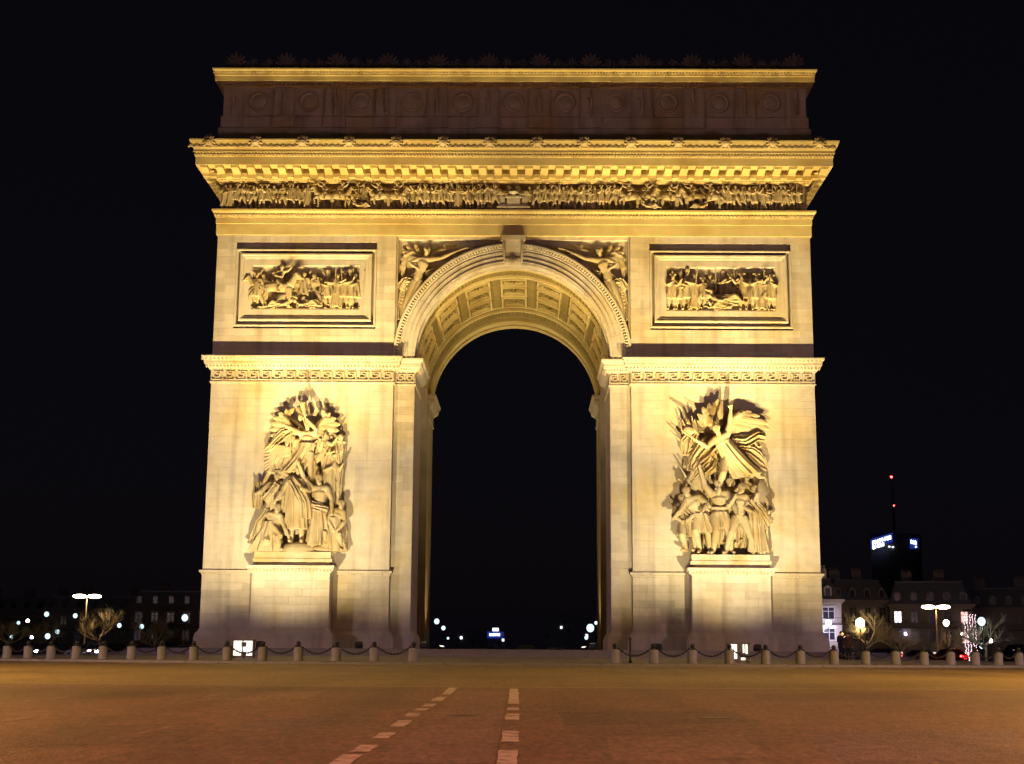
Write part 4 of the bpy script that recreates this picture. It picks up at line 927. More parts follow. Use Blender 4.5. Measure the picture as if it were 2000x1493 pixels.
for (xa, za), (xb_, zb), r_ in (((-2.6,5.6),(-3.7,9.9),.10), ((-2.9,7.6),(-4.4,9.0),.09), ((-3.0,2.0),(-4.5,3.8),.09), ((1.2,4.4),(3.35,2.2),.11), ((-2.8,5.0),(-3.9,6.7),.09)):
    b = MB().tube([(GX+xa,-.6,GZ+za),(GX+xb_,-.6,GZ+zb)], [r_, r_*.6], 8); put('spear', b.mesh('spear', CARVE, True), GR)
b = MB()
for k in range(5): b.tube([(GX-3.0+.18*k,-.7,GZ+8.9),(GX-3.5+.25*k,-.8,GZ+9.8+.3*(k%2))], [.14,.06], 8, .5)
b.ell((GX-3.0,-.7,GZ+9.0),(.45,.35,.4)); piece(GR, 'standard_crest', b)
for i_, x_, z_, H_, f_ in ((6,-1.5,1.6,4.6,1),(1,1.9,2.4,4.2,-1),(0,-2.4,2.3,4.3,1),(3,1.9,4.6,3.3,-1),(7,-1.9,4.2,3.5,1),(5,.7,4.4,3.4,1),(6,-2.4,5.6,3.4,-1),(2,1.6,6.2,3.0,1),(1,-1.1,6.6,3.0,1),(4,2.5,6.0,2.8,-1)):
    o = put('carved_figure', STOCK[i_], GR, (GX+x_, -.5, GZ+z_)); o.scale = (f_*H_, H_*.8, H_); o.rotation_euler = (0, rf.uniform(-.2, .2), rf.uniform(-.4, .4))

tangle(GR, 16, 70, -2.6, 2.5, 2.0, 9.0); tangle(GR, 7, 90, -2.6, -.6, 6.6, 9.6)

# ------------------------------------------------------------------ floodlights round the arch
HOUS = mat('floodlight_housing', (.03, .03, .03), .5)
def spot(name, parent, loc, target, power, col, size, blend=.6, rad_=.15):
    l = bpy.data.lights.new(name, 'SPOT'); l.energy = power; l.color = col; l.spot_size = radians(size); l.spot_blend = blend; l.shadow_soft_size = rad_
    o = bpy.data.objects.new(name, l); COL.objects.link(o); o.parent = parent; o.matrix_parent_inverse = PINV[parent.name]
    o.location = loc; o.rotation_euler = (Vector(target)-Vector(loc)).to_track_quat('-Z', 'Y').to_euler()
    return o
FL = [0]
WARM = (1., .83, .50); GOLD = (1., .75, .32)
def floodlight(x, y, aim, beams, label):
    z = ground_z(sqrt((x-CX)**2+(y-CY)**2))
    r = root('floodlight', (x, y, z), label, 'floodlight', 'ground floodlights')
    d = (Vector(aim)-Vector((x, y, z+.3))).normalized(); side_ = d.cross(Vector((0,0,1))).normalized(); up_ = side_.cross(d)
    Mx = Matrix((side_, d, up_)).transposed().to_4x4(); Mx.translation = Vector((x, y, z+.3))
    obj('housing', MB().box(-.2,.2,-.24,.05,-.15,.15).box(-.14,.14,-.3,-.24,-.1,.1).xf(Mx), HOUS, r)
    obj('glass', MB().box(-.18,.18,.05,.065,-.13,.13).xf(Mx), FLOODG, r)
    obj('bracket', MB().box(x-.25,x-.21,y-.04,y+.04,z,z+.34).box(x+.21,x+.25,y-.04,y+.04,z,z+.34).box(x-.25,x+.25,y-.1,y+.1,z-.02,z+.04), HOUS, r)
    p0 = Vector((x, y, z+.3))+d*.15
    for aim2, P, size, bl, col in beams: spot('floodlight_beam', r, p0, aim2, P, col, size, bl, .12)
    return r
PW = .55
for s, side_name in ((-1, 'left'), (1, 'right')):
    xc = s*15.57
    for dx, nm_ in ((-6.2, 'outer'), (6.2, 'inner'), (0., 'middle')):
        x = xc+s*(-dx)
        nm2 = {'outer': 'outer side', 'inner': 'arch side', 'middle': 'middle'}[nm_]
        lo, hi = ((2.6, 1.4) if nm_ == 'middle' else (1.25, 1.0))
        floodlight(x, -12.6, (xc, 0, 17), [((xc+1.25*(x-xc), 0, 13.2 if nm_ == 'middle' else 12.8), 13500*PW*lo, 80 if nm_ == 'middle' else 78, 1.0 if nm_ == 'middle' else .9, WARM), ((xc*.92+.45*(x-xc), 0, 32.5), 66000*PW*hi, 47, .75, GOLD)],
                   'black floodlight before the %s pier, %s one of three' % (side_name, nm2))
floodlight(-5.2, -13.5, (0, 0, 27), [((-1, 0, 29), 26000*PW, 58, .8, GOLD)], 'black floodlight left of the arch passage axis')
floodlight(5.2, -13.5, (0, 0, 27), [((1, 0, 29), 26000*PW, 58, .8, GOLD)], 'black floodlight right of the arch passage axis')
for s, side_name in ((-1, 'left'), (1, 'right')):
    floodlight(s*5.9, 17.6, (0, 11, 28), [((-s*2, 11, 28), 2600*PW, 110, .8, (1., .66, .28))], 'small floodlight inside the passage at its %s wall' % side_name)
    floodlight(s*13, 36, (s*13, 22, 20), [((s*11, 22, 20), 26000*PW, 80, .7, WARM)], 'black floodlight behind the %s pier' % side_name)

# ------------------------------------------------------------------ street lamps
def lamp_light(parent, loc, power, col, rad_=.25, name='lamp_light'):
    l = bpy.data.lights.new(name, 'POINT'); l.energy = power; l.color = col; l.shadow_soft_size = rad_
    o = bpy.data.objects.new(name, l); COL.objects.link(o); o.parent = parent; o.matrix_parent_inverse = PINV[parent.name]; o.location = loc
    return o
POLE = mat('lamp_post_paint', (.16, .13, .10), .6)
def mast(x, y, H, rot, label, power, col, group='double-headed street lamps', cut=False):
    g = gpt(x, y).z
    r = root('street_lamp', (x, y, g), label, 'street lamp', group)
    b = MB().lathe([(.22,0),(.22,.5),(.14,.6),(.11,H*.5),(.07,H-.1),(.05,H)], (x,y,g), 10); obj('post', b, POLE, r, True)
    c, s = cos(rot), sin(rot)
    b = MB()
    for k in (-1, 1): b.tube([(x,y,g+H-.15),(x+k*c*.7,y+k*s*.7,g+H+.12),(x+k*c*1.0,y+k*s*1.0,g+H+.15)], .045, 6)
    obj('crossarm', b, POLE, r)
    for k in (-1, 1):
        Mx = Matrix.Translation((x+k*c*1.05, y+k*s*1.05, g+H+.12)) @ Matrix.Rotation(rot, 4, 'Z')
        hd = obj('lamp_head', MB().ell((0,0,.12),(.72,.26,.16),12,6).xf(Mx), POLE, r, True)
        sub('lens', MB().ell((0,0,-.04),(1.0,.40,.30),12,6).xf(Mx).mesh('lens', LAMPO, True), hd)
        if power and not cut: lamp_light(r, (x+k*c*1.0, y+k*s*1.0, g+H-.35), power, col)
        if power and cut: spot('lamp_light', r, (x+k*c*1.0, y+k*s*1.0, g+H-.35), (x+k*c*1.0, y+k*s*1.0, 0), power, col, 162, .25, .3)
    return r
def globe(px, py, Y, label, m=None, rg=.3, power=0, col=(1,1,1), H=None, group='globe street lamps'):
    p = pix(px, py, Y); g = gpt(p.x, p.y).z
    r = root('street_lamp', (p.x, p.y, g), label, 'street lamp', group)
    obj('post', MB().lathe([(.16,0),(.16,.4),(.08,.55),(.055,p.z-g-rg*.9),(.10,p.z-g-rg*.75)], (p.x,p.y,g), 8), IRON, r, True)
    gl = obj('lamp_globe', MB().ell(p, (rg,rg,rg*1.1), 12, 8), m or LAMPW, r, True)
    sub('finial', MB().lathe([(rg*.35,rg*.95),(rg*.2,rg*1.15),(.01,rg*1.5)], p, 8).mesh('finial', IRON), gl)
    if power: lamp_light(r, p-Vector((0,0,rg*1.6)), power, col)
    return r
SOD = (1., .56, .24)
p = pix(170, 1166, 108); mast(p.x, p.y, p.z-gpt(p.x, p.y).z, .12, 'tall double-headed sodium street lamp beside the bare tree at left', 1300, (1.,.72,.35))
p = pix(1828, 1187, 108); mast(p.x, p.y, p.z-gpt(p.x, p.y).z, -.12, 'tall double-headed sodium street lamp before the corner building at right', 1200, SOD)
for x, y, rot, lab, P, cl, ct in ((-17,-88,.3,'added double-headed street lamp at the left edge of the crossing, out of frame',6600,(1.,.26,.08),True),
                      (19,-86,-.3,'added double-headed street lamp at the right edge of the crossing, out of frame',6600,(1.,.31,.14),True),
                      (-28,-57,.5,'added double-headed street lamp beside the road at left, out of frame',24500,(1.,.54,.12),True),
                      (29,-55,-.5,'added double-headed street lamp beside the road at right, out of frame',24500,(1.,.54,.12),True),
                      (-62,-50,.8,'added double-headed fill lamp far round the circle at left, out of frame',19000,(.98,.66,1.),False),
                      (64,-48,-.8,'added double-headed fill lamp far round the circle at right, out of frame',19000,(.98,.66,1.),False),
                      (-8,-112,0.,'added double-headed street lamp behind the viewer at left',5200,(1.,.24,.22),True),
                      (10,-114,0.,'added double-headed street lamp behind the viewer at right',5600,(1.,.32,.45),True)):
    mast(x, y, 13. if P == 24500 else 9.5, rot, lab, P, cl, cut=ct)  # masts added out of view to fill the facade and tint the road
GL_ = [(91,1200,150,'cool'),(147,1203,128,'cool'),(36,1217,150,'cool'),(22,1244,170,'cool'),(62,1245,160,'violet'),(93,1243,140,'cool'),(112,1234,152,'cool'),(156,1236,190,'cool'),(233,1222,135,'cool'),(277,1224,150,'cool'),(361,1207,118,'cool'),
       (853,1214,150,'cool'),(866,1227,175,'cool'),(875,1247,260,'cool'),(1153,1227,132,'cool'),(1145,1246,190,'cool'),(1164,1217,160,'cool'),
       (1848,1217,125,'warm'),(1875,1239,140,'warm'),(1770,1239,140,'violet'),(1680,1217,100,'orange'),(1917,1214,95,'cool'),(1918,1262,110,'cool'),(1935,1252,120,'warm'),(1618,1217,116,'violet'),(54,1213,165,'warm')]
where = {91:'highest cool white globe lamp at far left',147:'cool white globe lamp just left of the tall sodium lamp',36:'cool white globe lamp above the leftmost bollards, left of a pinkish one',22:'low cool white globe lamp over the leftmost bollard',62:'small violet white globe lamp over the third bollard from left',93:'bright low globe lamp over the fourth bollard from left',
 112:'globe lamp between the bright low one and the tall sodium lamp',156:'low globe lamp at the foot of the tall sodium lamp',233:'globe lamp right of the bare tree, nearer it',277:'globe lamp right of the bare tree, farther from it',361:'bright globe lamp close beside the left edge of the arch',
 853:'highest globe lamp in the passage at its left jamb',866:'second of three globe lamps stepping down at the left jamb',875:'lowest of three globe lamps stepping down at the left jamb',1153:'big bright globe lamp at the right jamb of the passage',1145:'low greenish globe lamp under the bright one at the right jamb',1164:'small globe lamp cut by the right jamb of the passage',
 1848:'warm globe lamp right of the tall sodium lamp at right',1875:'warm globe lamp low beside the post of the tall lamp at right',1770:'small violet globe lamp left of the tall lamp at right',1680:'orange lamp in the bare tree right of the arch',1917:'bluish lamp in the bare tree at far right',1918:'low bright globe lamp under the bluish tree at far right',1935:'small pinkish globe lamp at far right',1618:'violet lamp on the narrow white house beside the arch',54:'pinkish globe lamp at far left'}
GM = {'cool': LAMPW, 'warm': emis('lamp_warm_white', (1., .86, .66), 22), 'violet': LAMPP, 'orange': LAMPO}
for px_, py_, Y, kind in GL_:
    d = (Y+104.7)
    size = {91:.42,93:.45,361:.5,853:.46,866:.4,1153:.62,1145:.36,1680:.62,1917:.55,1848:.46,1875:.5,1918:.4,1618:.42,147:.36,233:.36,277:.38,112:.38}.get(px_, .30)
    pw = {1680:(500,(1,.72,.35)), 1917:(330,(.6,.8,1)), 1618:(1000,(.74,.68,1)), 1848:(240,(1,.62,.5)), 1875:(240,(1,.62,.5)), 361:(0,(.7,.9,1))}.get(px_, (0, (1,1,1)))
    globe(px_, py_, Y, where[px_], GM[kind], size*.98, pw[0], pw[1])

# ------------------------------------------------------------------ bollards and chains
BM_D = MB().lathe([(.30,-.02),(.30,.05),(.285,.08),(.275,.70),(.25,.76),(.10,.78)], (0,0,0), 18).mesh('drum', BOLST, True)
BM_C = MB().lathe([(.12,.77),(.13,.80),(.07,.84),(.08,.87)], (0,0,0), 12, cap=True).ell((0,0,.98),(.14,.14,.14),12,8).mesh('ball_cap', IRON, True)
RB = 44.6; STEP = radians(2.48)
def chain_mesh(L):
    b = MB(); n = 22
    for i in range(n):
        t = (i+.5)/n; x_ = (t-.5)*L; z_ = .76-.40*(1-(2*t-1)**2); t2 = t+.01
        sl = atan2((.76-.40*(1-(2*t2-1)**2))-z_, .01*L)
        b.ell((x_, 0, z_), (L/n*.66, .035 if i % 2 else .06, .06 if i % 2 else .035), 6, 4, Matrix.Rotation(-sl, 3, 'Y'))
    return b.mesh('chain', IRON, True)
CH = chain_mesh(RB*STEP-.2)
ORD = 'first second third fourth fifth sixth seventh eighth ninth tenth eleventh twelfth thirteenth fourteenth fifteenth sixteenth seventeenth eighteenth nineteenth twentieth'.split()
for sd, a0, dr in (('right', -pi/2+radians(7.0), 1), ('left', -pi/2-radians(5.6), -1)):     # an opening is left before the passage
    for k in range(17):
        a = a0+dr*STEP*k
        if abs(math.degrees(a)+90) > 44: break
        x, y = CX+RB*cos(a), CY+RB*sin(a)
        r = root('bollard', (x, y, .118), 'pale stone drum bollard, %s to the %s of the open passage' % (ORD[k], sd), 'bollard', 'bollards round the arch', world=False)
        put('drum', BM_D, r).rotation_euler = (0, 0, k*1.3); put('ball_cap', BM_C, r)
        r.rotation_euler = (rb.uniform(-.03, .03), rb.uniform(-.03, .03), 0); r.scale = (.84, .84, .86)
        am = a+dr*STEP/2
        c = put('chain', CH, None, (CX+RB*cos(am), CY+RB*sin(am), .118), am+pi/2)
        tag(c, 'iron chain between the %s and %s bollards to the %s of the passage' % (ORD[k], ORD[k+1], sd), 'chain', 'chains between the bollards')

# ------------------------------------------------------------------ lit floodlight cabinets behind the bollards
CABF = mat('cabinet_frame', (.10, .08, .09), .6)
def cabinet(x, y, label, right):
    g = gpt(x, y).z
    r = root('floodlight_cabinet', (x, y, g), label, 'cabinet', 'lit floodlight cabinets')
    W_, H_ = 1.12, .95
    b = MB()
    for xa in (-W_/2, -.04, W_/2-.06): b.box(x+xa, x+xa+.06, y-.25, y+.25, g, g+H_)
    b.box(x-W_/2-.04, x+W_/2+.04, y-.3, y+.3, g+H_, g+H_+.05); b.box(x-W_/2, x+W_/2, y-.25, y+.25, g+.10, g+.14)
    obj('frame', b, CABF, r)
    pan = [(-.50,-.10,.16,H_-.02),(.18,.50,.16,H_-.02),(-.10,.18,.36,.62),(-.10,.18,.86,H_-.02)] if not right else [(-.50,-.08,.2,H_-.02),(.22,.30,.5,H_-.02),(.36,.46,.45,H_-.02),(.12,.34,.12,.26)]
    for a_, b_, c_, d_ in pan: obj('lit_pane', MB().box(x+a_, x+b_, y-.22, y-.18, g+c_, g+d_), FLOODG, r)
    for k in (-1, 1): obj('foot', MB().tube([(x+k*.35,y-.2,g+.1),(x+k*.35+.2,y-.35,g+.1),(x+k*.35+.28,y-.36,g+.0)], .025, 6), CABF, r)
    return r
cabinet(-13.9, -26.5, 'brightly lit floodlight cabinet in front of the left pedestal', False)
cabinet(12.0, -29.0, 'half hidden lit floodlight cabinet behind a bollard before the right pedestal', True)

# ------------------------------------------------------------------ bare winter trees
def tree(px_, Y, H, seed, label, spread=1.0):
    p = pix(px_, 1270, Y); x, y = p.x, p.y; g = gpt(x, y).z; R = random.Random(seed)
    r = root('bare_tree', (x, y, g), label, 'tree', 'bare winter trees')
    tr = MB(); br = MB(); tw = MB()
    tr.tube([(x,y,g-.1),(x+.05,y,g+H*.2),(x+.12,y,g+H*.42)], [H*.028,H*.022,H*.018], 8)
    def grow(p0, d, L, rad_, depth):
        pts = [p0]; q = p0.copy(); dd = d.copy(); n = 4
        for i in range(n):
            dd = (dd+Vector((R.uniform(-.28,.28), R.uniform(-.28,.28), R.uniform(-.12,.2)))).normalized(); q = q+dd*L/n; pts.append(q.copy())
        (br if depth < 2 else tw).tube(pts, [rad_*(1-.6*i/n) for i in range(n+1)], 6 if depth < 2 else 4, ends=False)
        if depth < 3:
            for i in range(5 if depth < 2 else 4):
                t = R.uniform(.3, 1.); k = min(int(t*n), n-1); pp = pts[k].lerp(pts[k+1], t*n-k)
                nd = (dd+Vector((R.uniform(-1,1), R.uniform(-1,1), R.uniform(-.3,.7)))*.85).normalized()
                grow(pp, nd, L*R.uniform(.5,.75), rad_*.5, depth+1)
    top = Vector((x+.12, y, g+H*.40))
    for k in range(6):
        a = 2*pi*k/6+R.uniform(-.4,.4); z_ = R.uniform(.25,1.1)
        grow(top-Vector((0,0,R.uniform(0,H*.12))), Vector((cos(a)*spread, sin(a)*spread, z_)).normalized(), H*R.uniform(.30,.42), H*.016, 0)
    obj('trunk', tr, BARK, r, True); obj('branches', br, BARK, r, True); tag(obj('twigs', tw, BARK, r, True), kind='stuff')
tree(193, 106, 8.4, 2, 'bare yellow-lit tree under the tall sodium lamp at left', 1.3)
tree(14, 132, 7.5, 3, 'bare tree at the left edge of the picture', 1.2)
tree(1692, 103, 7.8, 5, 'bare tree lit orange just right of the arch', 1.1)
tree(1925, 98, 7.4, 8, 'bare tree lit blue near the right edge', 1.2)
tree(300, 150, 8.5, 9, 'dim bare tree between the sodium lamp and the arch', 1.3)
tree(1860, 130, 7.0, 10, 'bare tree before the lit ground floor at right', 1.1)
tree(1755, 128, 6.5, 12, 'small bare tree left of the tall lamp at right', 1.1)
tree(80, 150, 8.0, 14, 'dim bare tree among the globe lamps at far left', 1.2)

# ------------------------------------------------------------------ city houses round the circle
def house(x, y, rot, W_, D_, floors, label, wall=BWALL, fh=3.3, lit=(), bays=None, roof_h=3.2, front_only=False, gf=None, left=True):
    g = ground_z(sqrt((x-CX)**2+(y-CY)**2))-.2
    r = root('town_house', (x, y, g), label, 'building', 'town houses round the circle', world=False, rotz=rot)
    H_ = floors*fh+.6
    nb = bays or max(2, int(W_/2.6)); bw = W_/nb; nd = max(2, int(D_/2.8)); dw = D_/nd
    # wall faces with real openings: piers and spandrels round every window
    wl = MB().box(-W_/2+.3, W_/2-.3, .35, D_-.05, 0, H_-.05)
    for k in range(nb+1):
        xa = max(-W_/2, -W_/2+k*bw-bw*.26); xb = min(W_/2, -W_/2+k*bw+bw*.26); wl.box(xa, xb, 0, .4, 0, H_)
    for f in range(floors):
        z0 = f*fh
        for k in range(nb):
            xa, xb = -W_/2+k*bw+bw*.26, -W_/2+(k+1)*bw-bw*.26
            wl.box(xa, xb, .0, .4, z0, z0+.75); wl.box(xa, xb, .0, .4, z0+fh-.55, z0+fh)
    for sx_ in (-1, 1):
        X0, X1 = sorted((sx_*W_/2, sx_*(W_/2-.4)))
        for k in range(nd+1): wl.box(X0, X1, max(.4, k*dw-dw*.28), min(D_, k*dw+dw*.28), 0, H_)
        for f in range(floors):
            for k in range(nd):
                wl.box(X0, X1, k*dw+dw*.28, (k+1)*dw-dw*.28, f*fh, f*fh+.75); wl.box(X0, X1, k*dw+dw*.28, (k+1)*dw-dw*.28, (f+1)*fh-.55, (f+1)*fh)
    obj('wall', wl, wall, r)
    cm = MB().box(-W_/2-.45, W_/2+.45, -.45, D_, H_-.35, H_).box(-W_/2-.25, W_/2+.25, -.25, D_, H_-.6, H_-.35).box(-W_/2-.12, W_/2+.12, -.14, D_, fh-.25, fh-.05)
    cm.box(-W_/2-.16, W_/2+.16, -.18, D_, (floors-1)*fh-.15, (floors-1)*fh+.05)
    x_ = -W_/2
    while x_ < W_/2: cm.box(x_, x_+.2, -.38, 0, H_-.62, H_-.36); x_ += .55
    obj('cornice', cm, wall, r)
    ww = bw*.48
    fm = MB(); fm.box(-ww/2, -ww/2+.1, .06, .14, .75, fh-.55).box(ww/2-.1, ww/2, .06, .14, .75, fh-.55).box(-.05, .05, .05, .13, .75, fh-.55).box(-ww/2, ww/2, .06, .14, fh-.66, fh-.55).box(-ww/2, ww/2, .06, .14, .75, .84).box(-ww/2, ww/2, .06, .13, fh-1.25, fh-1.17).box(-ww/2-.15, ww/2+.15, -.12, .06, .65, .75).box(-ww/2-.15, ww/2+.15, -.1, .04, fh-.52, fh-.38)
    pm = MB().box(-ww/2, ww/2, .16, .20, .75, fh-.55)
    FMm, PMd, PMl, PMp = fm.mesh('window', WDARK if wall is not BWALL else WFRAME), pm.mesh('pane', GLASSD), pm.mesh('pane', LITWIN), pm.mesh('pane', LITPINK)
    for f in range(floors):
        for k in range(nb):
            o = put('window', FMm, r, (-W_/2+(k+.5)*bw, 0, f*fh))
            lt = lit.get((f, k)) if isinstance(lit, dict) else None
            if gf and f == 0: lt = 'pink'
            q = put('pane', PMl if lt == 'white' else PMp if lt == 'pink' else PMd, o)
    sd_ = MB(); sp_ = MB()
    for sx_ in (-1, 1):
        if (sx_ > 0) == left: continue
        for f in range(floors):
            for k in range(nd):
                o = put('window', FMm, r, (sx_*(W_/2), (k+.5)*dw, f*fh), rotz=sx_*pi/2); put('pane', PMd, o)
    if floors > 2:                                # balcony rail on the second floor
        rl = MB().box(-W_/2-.1, W_/2+.1, -.55, 0, 2*fh-.1, 2*fh+.05).box(-W_/2-.05, W_/2+.05, -.52, -.48, 2*fh+.95, 2*fh+1.0); x_ = -W_/2
        while x_ < W_/2: rl.box(x_, x_+.03, -.51, -.49, 2*fh+.05, 2*fh+.95); x_ += .22
        obj('balcony', rl, IRON, r)
    rm = MB(); e = .1; ins = 1.3                  # mansard
    rm.add([(-W_/2-e,-e,H_),(W_/2+e,-e,H_),(W_/2+e,D_,H_),(-W_/2-e,D_,H_),(-W_/2+ins,ins,H_+roof_h),(W_/2-ins,ins,H_+roof_h),(W_/2-ins,D_-ins,H_+roof_h),(-W_/2+ins,D_-ins,H_+roof_h)],
           [(0,1,5,4),(1,2,6,5),(2,3,7,6),(3,0,4,7),(4,5,6,7)])
    rm.box(-W_/2+ins-.1, W_/2-ins+.1, ins-.1, D_-ins+.1, H_+roof_h, H_+roof_h+.25)
    rf_ = obj('roof', rm, ZINC, r)
    dm = MB().prism_y([(-.6,H_+.25),(.6,H_+.25),(.6,H_+1.75),(0,H_+2.15),(-.6,H_+1.75)], .15, 1.6); dmm = dm.mesh('dormer', wall)
    dp = MB().box(-.38,.38,.12,.148,H_+.45,H_+1.65).mesh('dormer_pane', GLASSD)
    for k in range(nb):
        o = put('dormer', dmm, rf_, (-W_/2+(k+.5)*bw, 0, 0)); o2 = put('dormer_pane', dp, rf_, (-W_/2+(k+.5)*bw, 0, 0))
    for k in range(max(2, nb//3)):
        cx_ = -W_/2+ins+(k+.5)*(W_-2*ins)/max(2, nb//3)
        ch = MB().box(cx_-.9, cx_+.9, D_*.5-.35, D_*.5+.35, H_+roof_h, H_+roof_h+2.0)
        for j in range(4): ch.lathe([(.13,H_+roof_h+2),(.11,H_+roof_h+2.5)], (cx_-.65+.43*j, D_*.5, 0), 7)
        put('chimney', ch.mesh('chimney', wall), rf_)
    return r
def hs(px_, Y, **k):
    q = pix(px_, 1275, Y); return house(q.x, q.y, **k)
hs(1621, 118, rot=.0, W_=3.9, D_=14, floors=3, bays=1, fh=3.15, roof_h=3.0, label='narrow pale town house lit violet white beside the right pier', left=False)
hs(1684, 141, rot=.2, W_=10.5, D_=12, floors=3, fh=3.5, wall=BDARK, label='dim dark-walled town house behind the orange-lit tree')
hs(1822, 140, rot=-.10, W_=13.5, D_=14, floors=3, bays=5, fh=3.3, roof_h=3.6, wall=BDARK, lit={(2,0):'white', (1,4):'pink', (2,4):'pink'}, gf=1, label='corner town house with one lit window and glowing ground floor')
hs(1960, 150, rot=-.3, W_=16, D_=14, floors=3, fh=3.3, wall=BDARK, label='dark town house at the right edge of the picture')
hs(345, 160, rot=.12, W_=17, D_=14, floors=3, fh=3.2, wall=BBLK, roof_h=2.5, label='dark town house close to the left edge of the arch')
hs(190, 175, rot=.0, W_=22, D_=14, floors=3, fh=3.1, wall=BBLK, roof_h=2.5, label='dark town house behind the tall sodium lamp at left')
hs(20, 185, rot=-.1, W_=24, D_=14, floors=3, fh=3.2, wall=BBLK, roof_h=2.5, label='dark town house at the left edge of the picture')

# fairy lights and lit column on the corner house are glowing strips
q = pix(1895, 1230, 138)
r = root('light_curtain', (q.x, q.y-.4, gpt(q.x, q.y).z), 'strings of pinkish fairy lights hanging down the corner house', 'lights')
bulbs = MB()
for k in range(5):
    for j in range(34):
        bulbs.ell((q.x-1.0+.45*k+random.uniform(-.1,.1), q.y-.4, gpt(q.x, q.y).z+.6+j*.24+random.uniform(-.05,.05)), (.05,.05,.075), 6, 4)
tag(obj('bulbs', bulbs, emis('fairy_light', (1., .66, .72), 5.), r), kind='stuff')
wires = MB()
for k in range(5): wires.box(q.x-1.0+.45*k-.012, q.x-1.0+.45*k+.012, q.y-.39, q.y-.37, gpt(q.x, q.y).z, gpt(q.x, q.y).z+9.2)
wires.box(q.x-1.2, q.x+1.0, q.y-.5, q.y-.3, gpt(q.x, q.y).z+9.1, gpt(q.x, q.y).z+9.4)
obj('wires', wires, IRON, r)

# ------------------------------------------------------------------ far hotel tower with roof sign, mast and red warning lights
def block_word(mbx, n, x, z, h, wch, gap, y, slope=0., seed=1):
    R = random.Random(seed)
    for k in range(n):
        xx = x+k*(wch+gap); zz = z+slope*k; st = h*.26; v = R.randrange(4)
        mbx.box(xx, xx+st, y-.3, y, zz, zz+h)
        if v in (0, 1): mbx.box(xx+st, xx+wch, y-.3, y, zz+h-st, zz+h)
        if v in (0, 2): mbx.box(xx+st, xx+wch, y-.3, y, zz, zz+st)
        if v != 3: mbx.box(xx+wch-st, xx+wch, y-.3, y, zz+st, zz+h-st)
        else: mbx.box(xx+st, xx+wch, y-.3, y, zz+h*.4, zz+h*.4+st)
YT = 1800.
c0 = pix(1745, 1060, YT); top = pix(1745, 1042, YT).z
tw_ = root('hotel_tower', (c0.x, YT, -4), 'far dark hotel tower with blue-lit roof sign and red-lamped mast', 'tower')
tm = MB()
pts = [(c0.x-28, YT+8), (c0.x-6, YT), (c0.x+24, YT-2), (c0.x+40, YT+14), (c0.x+20, YT+34), (c0.x-16, YT+34)]
n = len(pts); tm.add([(x, y, -4) for x, y in pts]+[(x, y, top) for x, y in pts], [tuple(range(n-1,-1,-1)), tuple(range(n,2*n))]+[(i, (i+1)%n, n+(i+1)%n, n+i) for i in range(n)])
obj('shaft', tm, mat('tower_concrete', (.10, .10, .12), .8), tw_)
obj('mast', MB().lathe([(2.2,top),(1.4,top+30),(.5,pix(1741,930,YT).z)], (pix(1743.5, 960, YT+16).x, YT+16, 0), 8), IRON, tw_)
for px_, py_, nm2 in ((1741,932,1.5),(1746,988,1.0)):
    q = pix(px_, py_, YT+13); obj('warning_lamp', MB().ell((q.x, q.y, q.z), (nm2, nm2, nm2), 8, 6), LAMPR, tw_)
q0, q1 = pix(1704, 1060, YT-5), pix(1741, 1048, YT-5)
sg = obj('roof_sign', MB().add([(q0.x-2,YT-4,q0.z-9),(q1.x+2,YT-4,q1.z-7),(q1.x+2,YT-4,q1.z+5),(q0.x-2,YT-4,q0.z+4),(q0.x-2,YT-3,q0.z-9),(q1.x+2,YT-3,q1.z-7),(q1.x+2,YT-3,q1.z+5),(q0.x-2,YT-3,q0.z+4)], [(0,1,2,3),(4,7,6,5),(0,4,5,1),(1,5,6,2),(2,6,7,3),(3,7,4,0)]), SIGNBG, tw_)
lt_ = MB(); wch = (q1.x-q0.x)/8*.82; sl = (q1.z-q0.z)/8
block_word(lt_, 8, q0.x, q0.z-2.8, 5.0, wch, wch*.22, YT-4.6, sl*1.0, 4); block_word(lt_, 5, q0.x, q0.z-8.6, 4.6, wch, wch*.22, YT-4.6, sl*1.0, 6)
tag(sub('sign_letters', lt_.mesh('sign_letters', SIGNB), sg), kind='stuff')
q0 = pix(1779, 1058, YT-5)
sg = obj('roof_sign', MB().box(q0.x-1, q0.x+9.5, YT-4, YT-3, q0.z-9, q0.z+4), SIGNBG, tw_)
lt_ = MB(); block_word(lt_, 3, q0.x, q0.z-2.8, 5.0, 2.1, .5, YT-4.6, -.5, 9); block_word(lt_, 1, q0.x+5.5, q0.z-8.2, 2.4, 2.0, .3, YT-4.6, 0, 3)
tag(sub('sign_letters', lt_.mesh('sign_letters', SIGNB), sg), kind='stuff')
for px_, py_ in ((1737,1068),(1744,1069),(1783,1068)):
    q = pix(px_, py_, YT-3); obj('lit_window', MB().box(q.x-1.3, q.x+1.3, YT-2.9, YT-2.6, q.z-.9, q.z+.9), LITWIN, tw_)

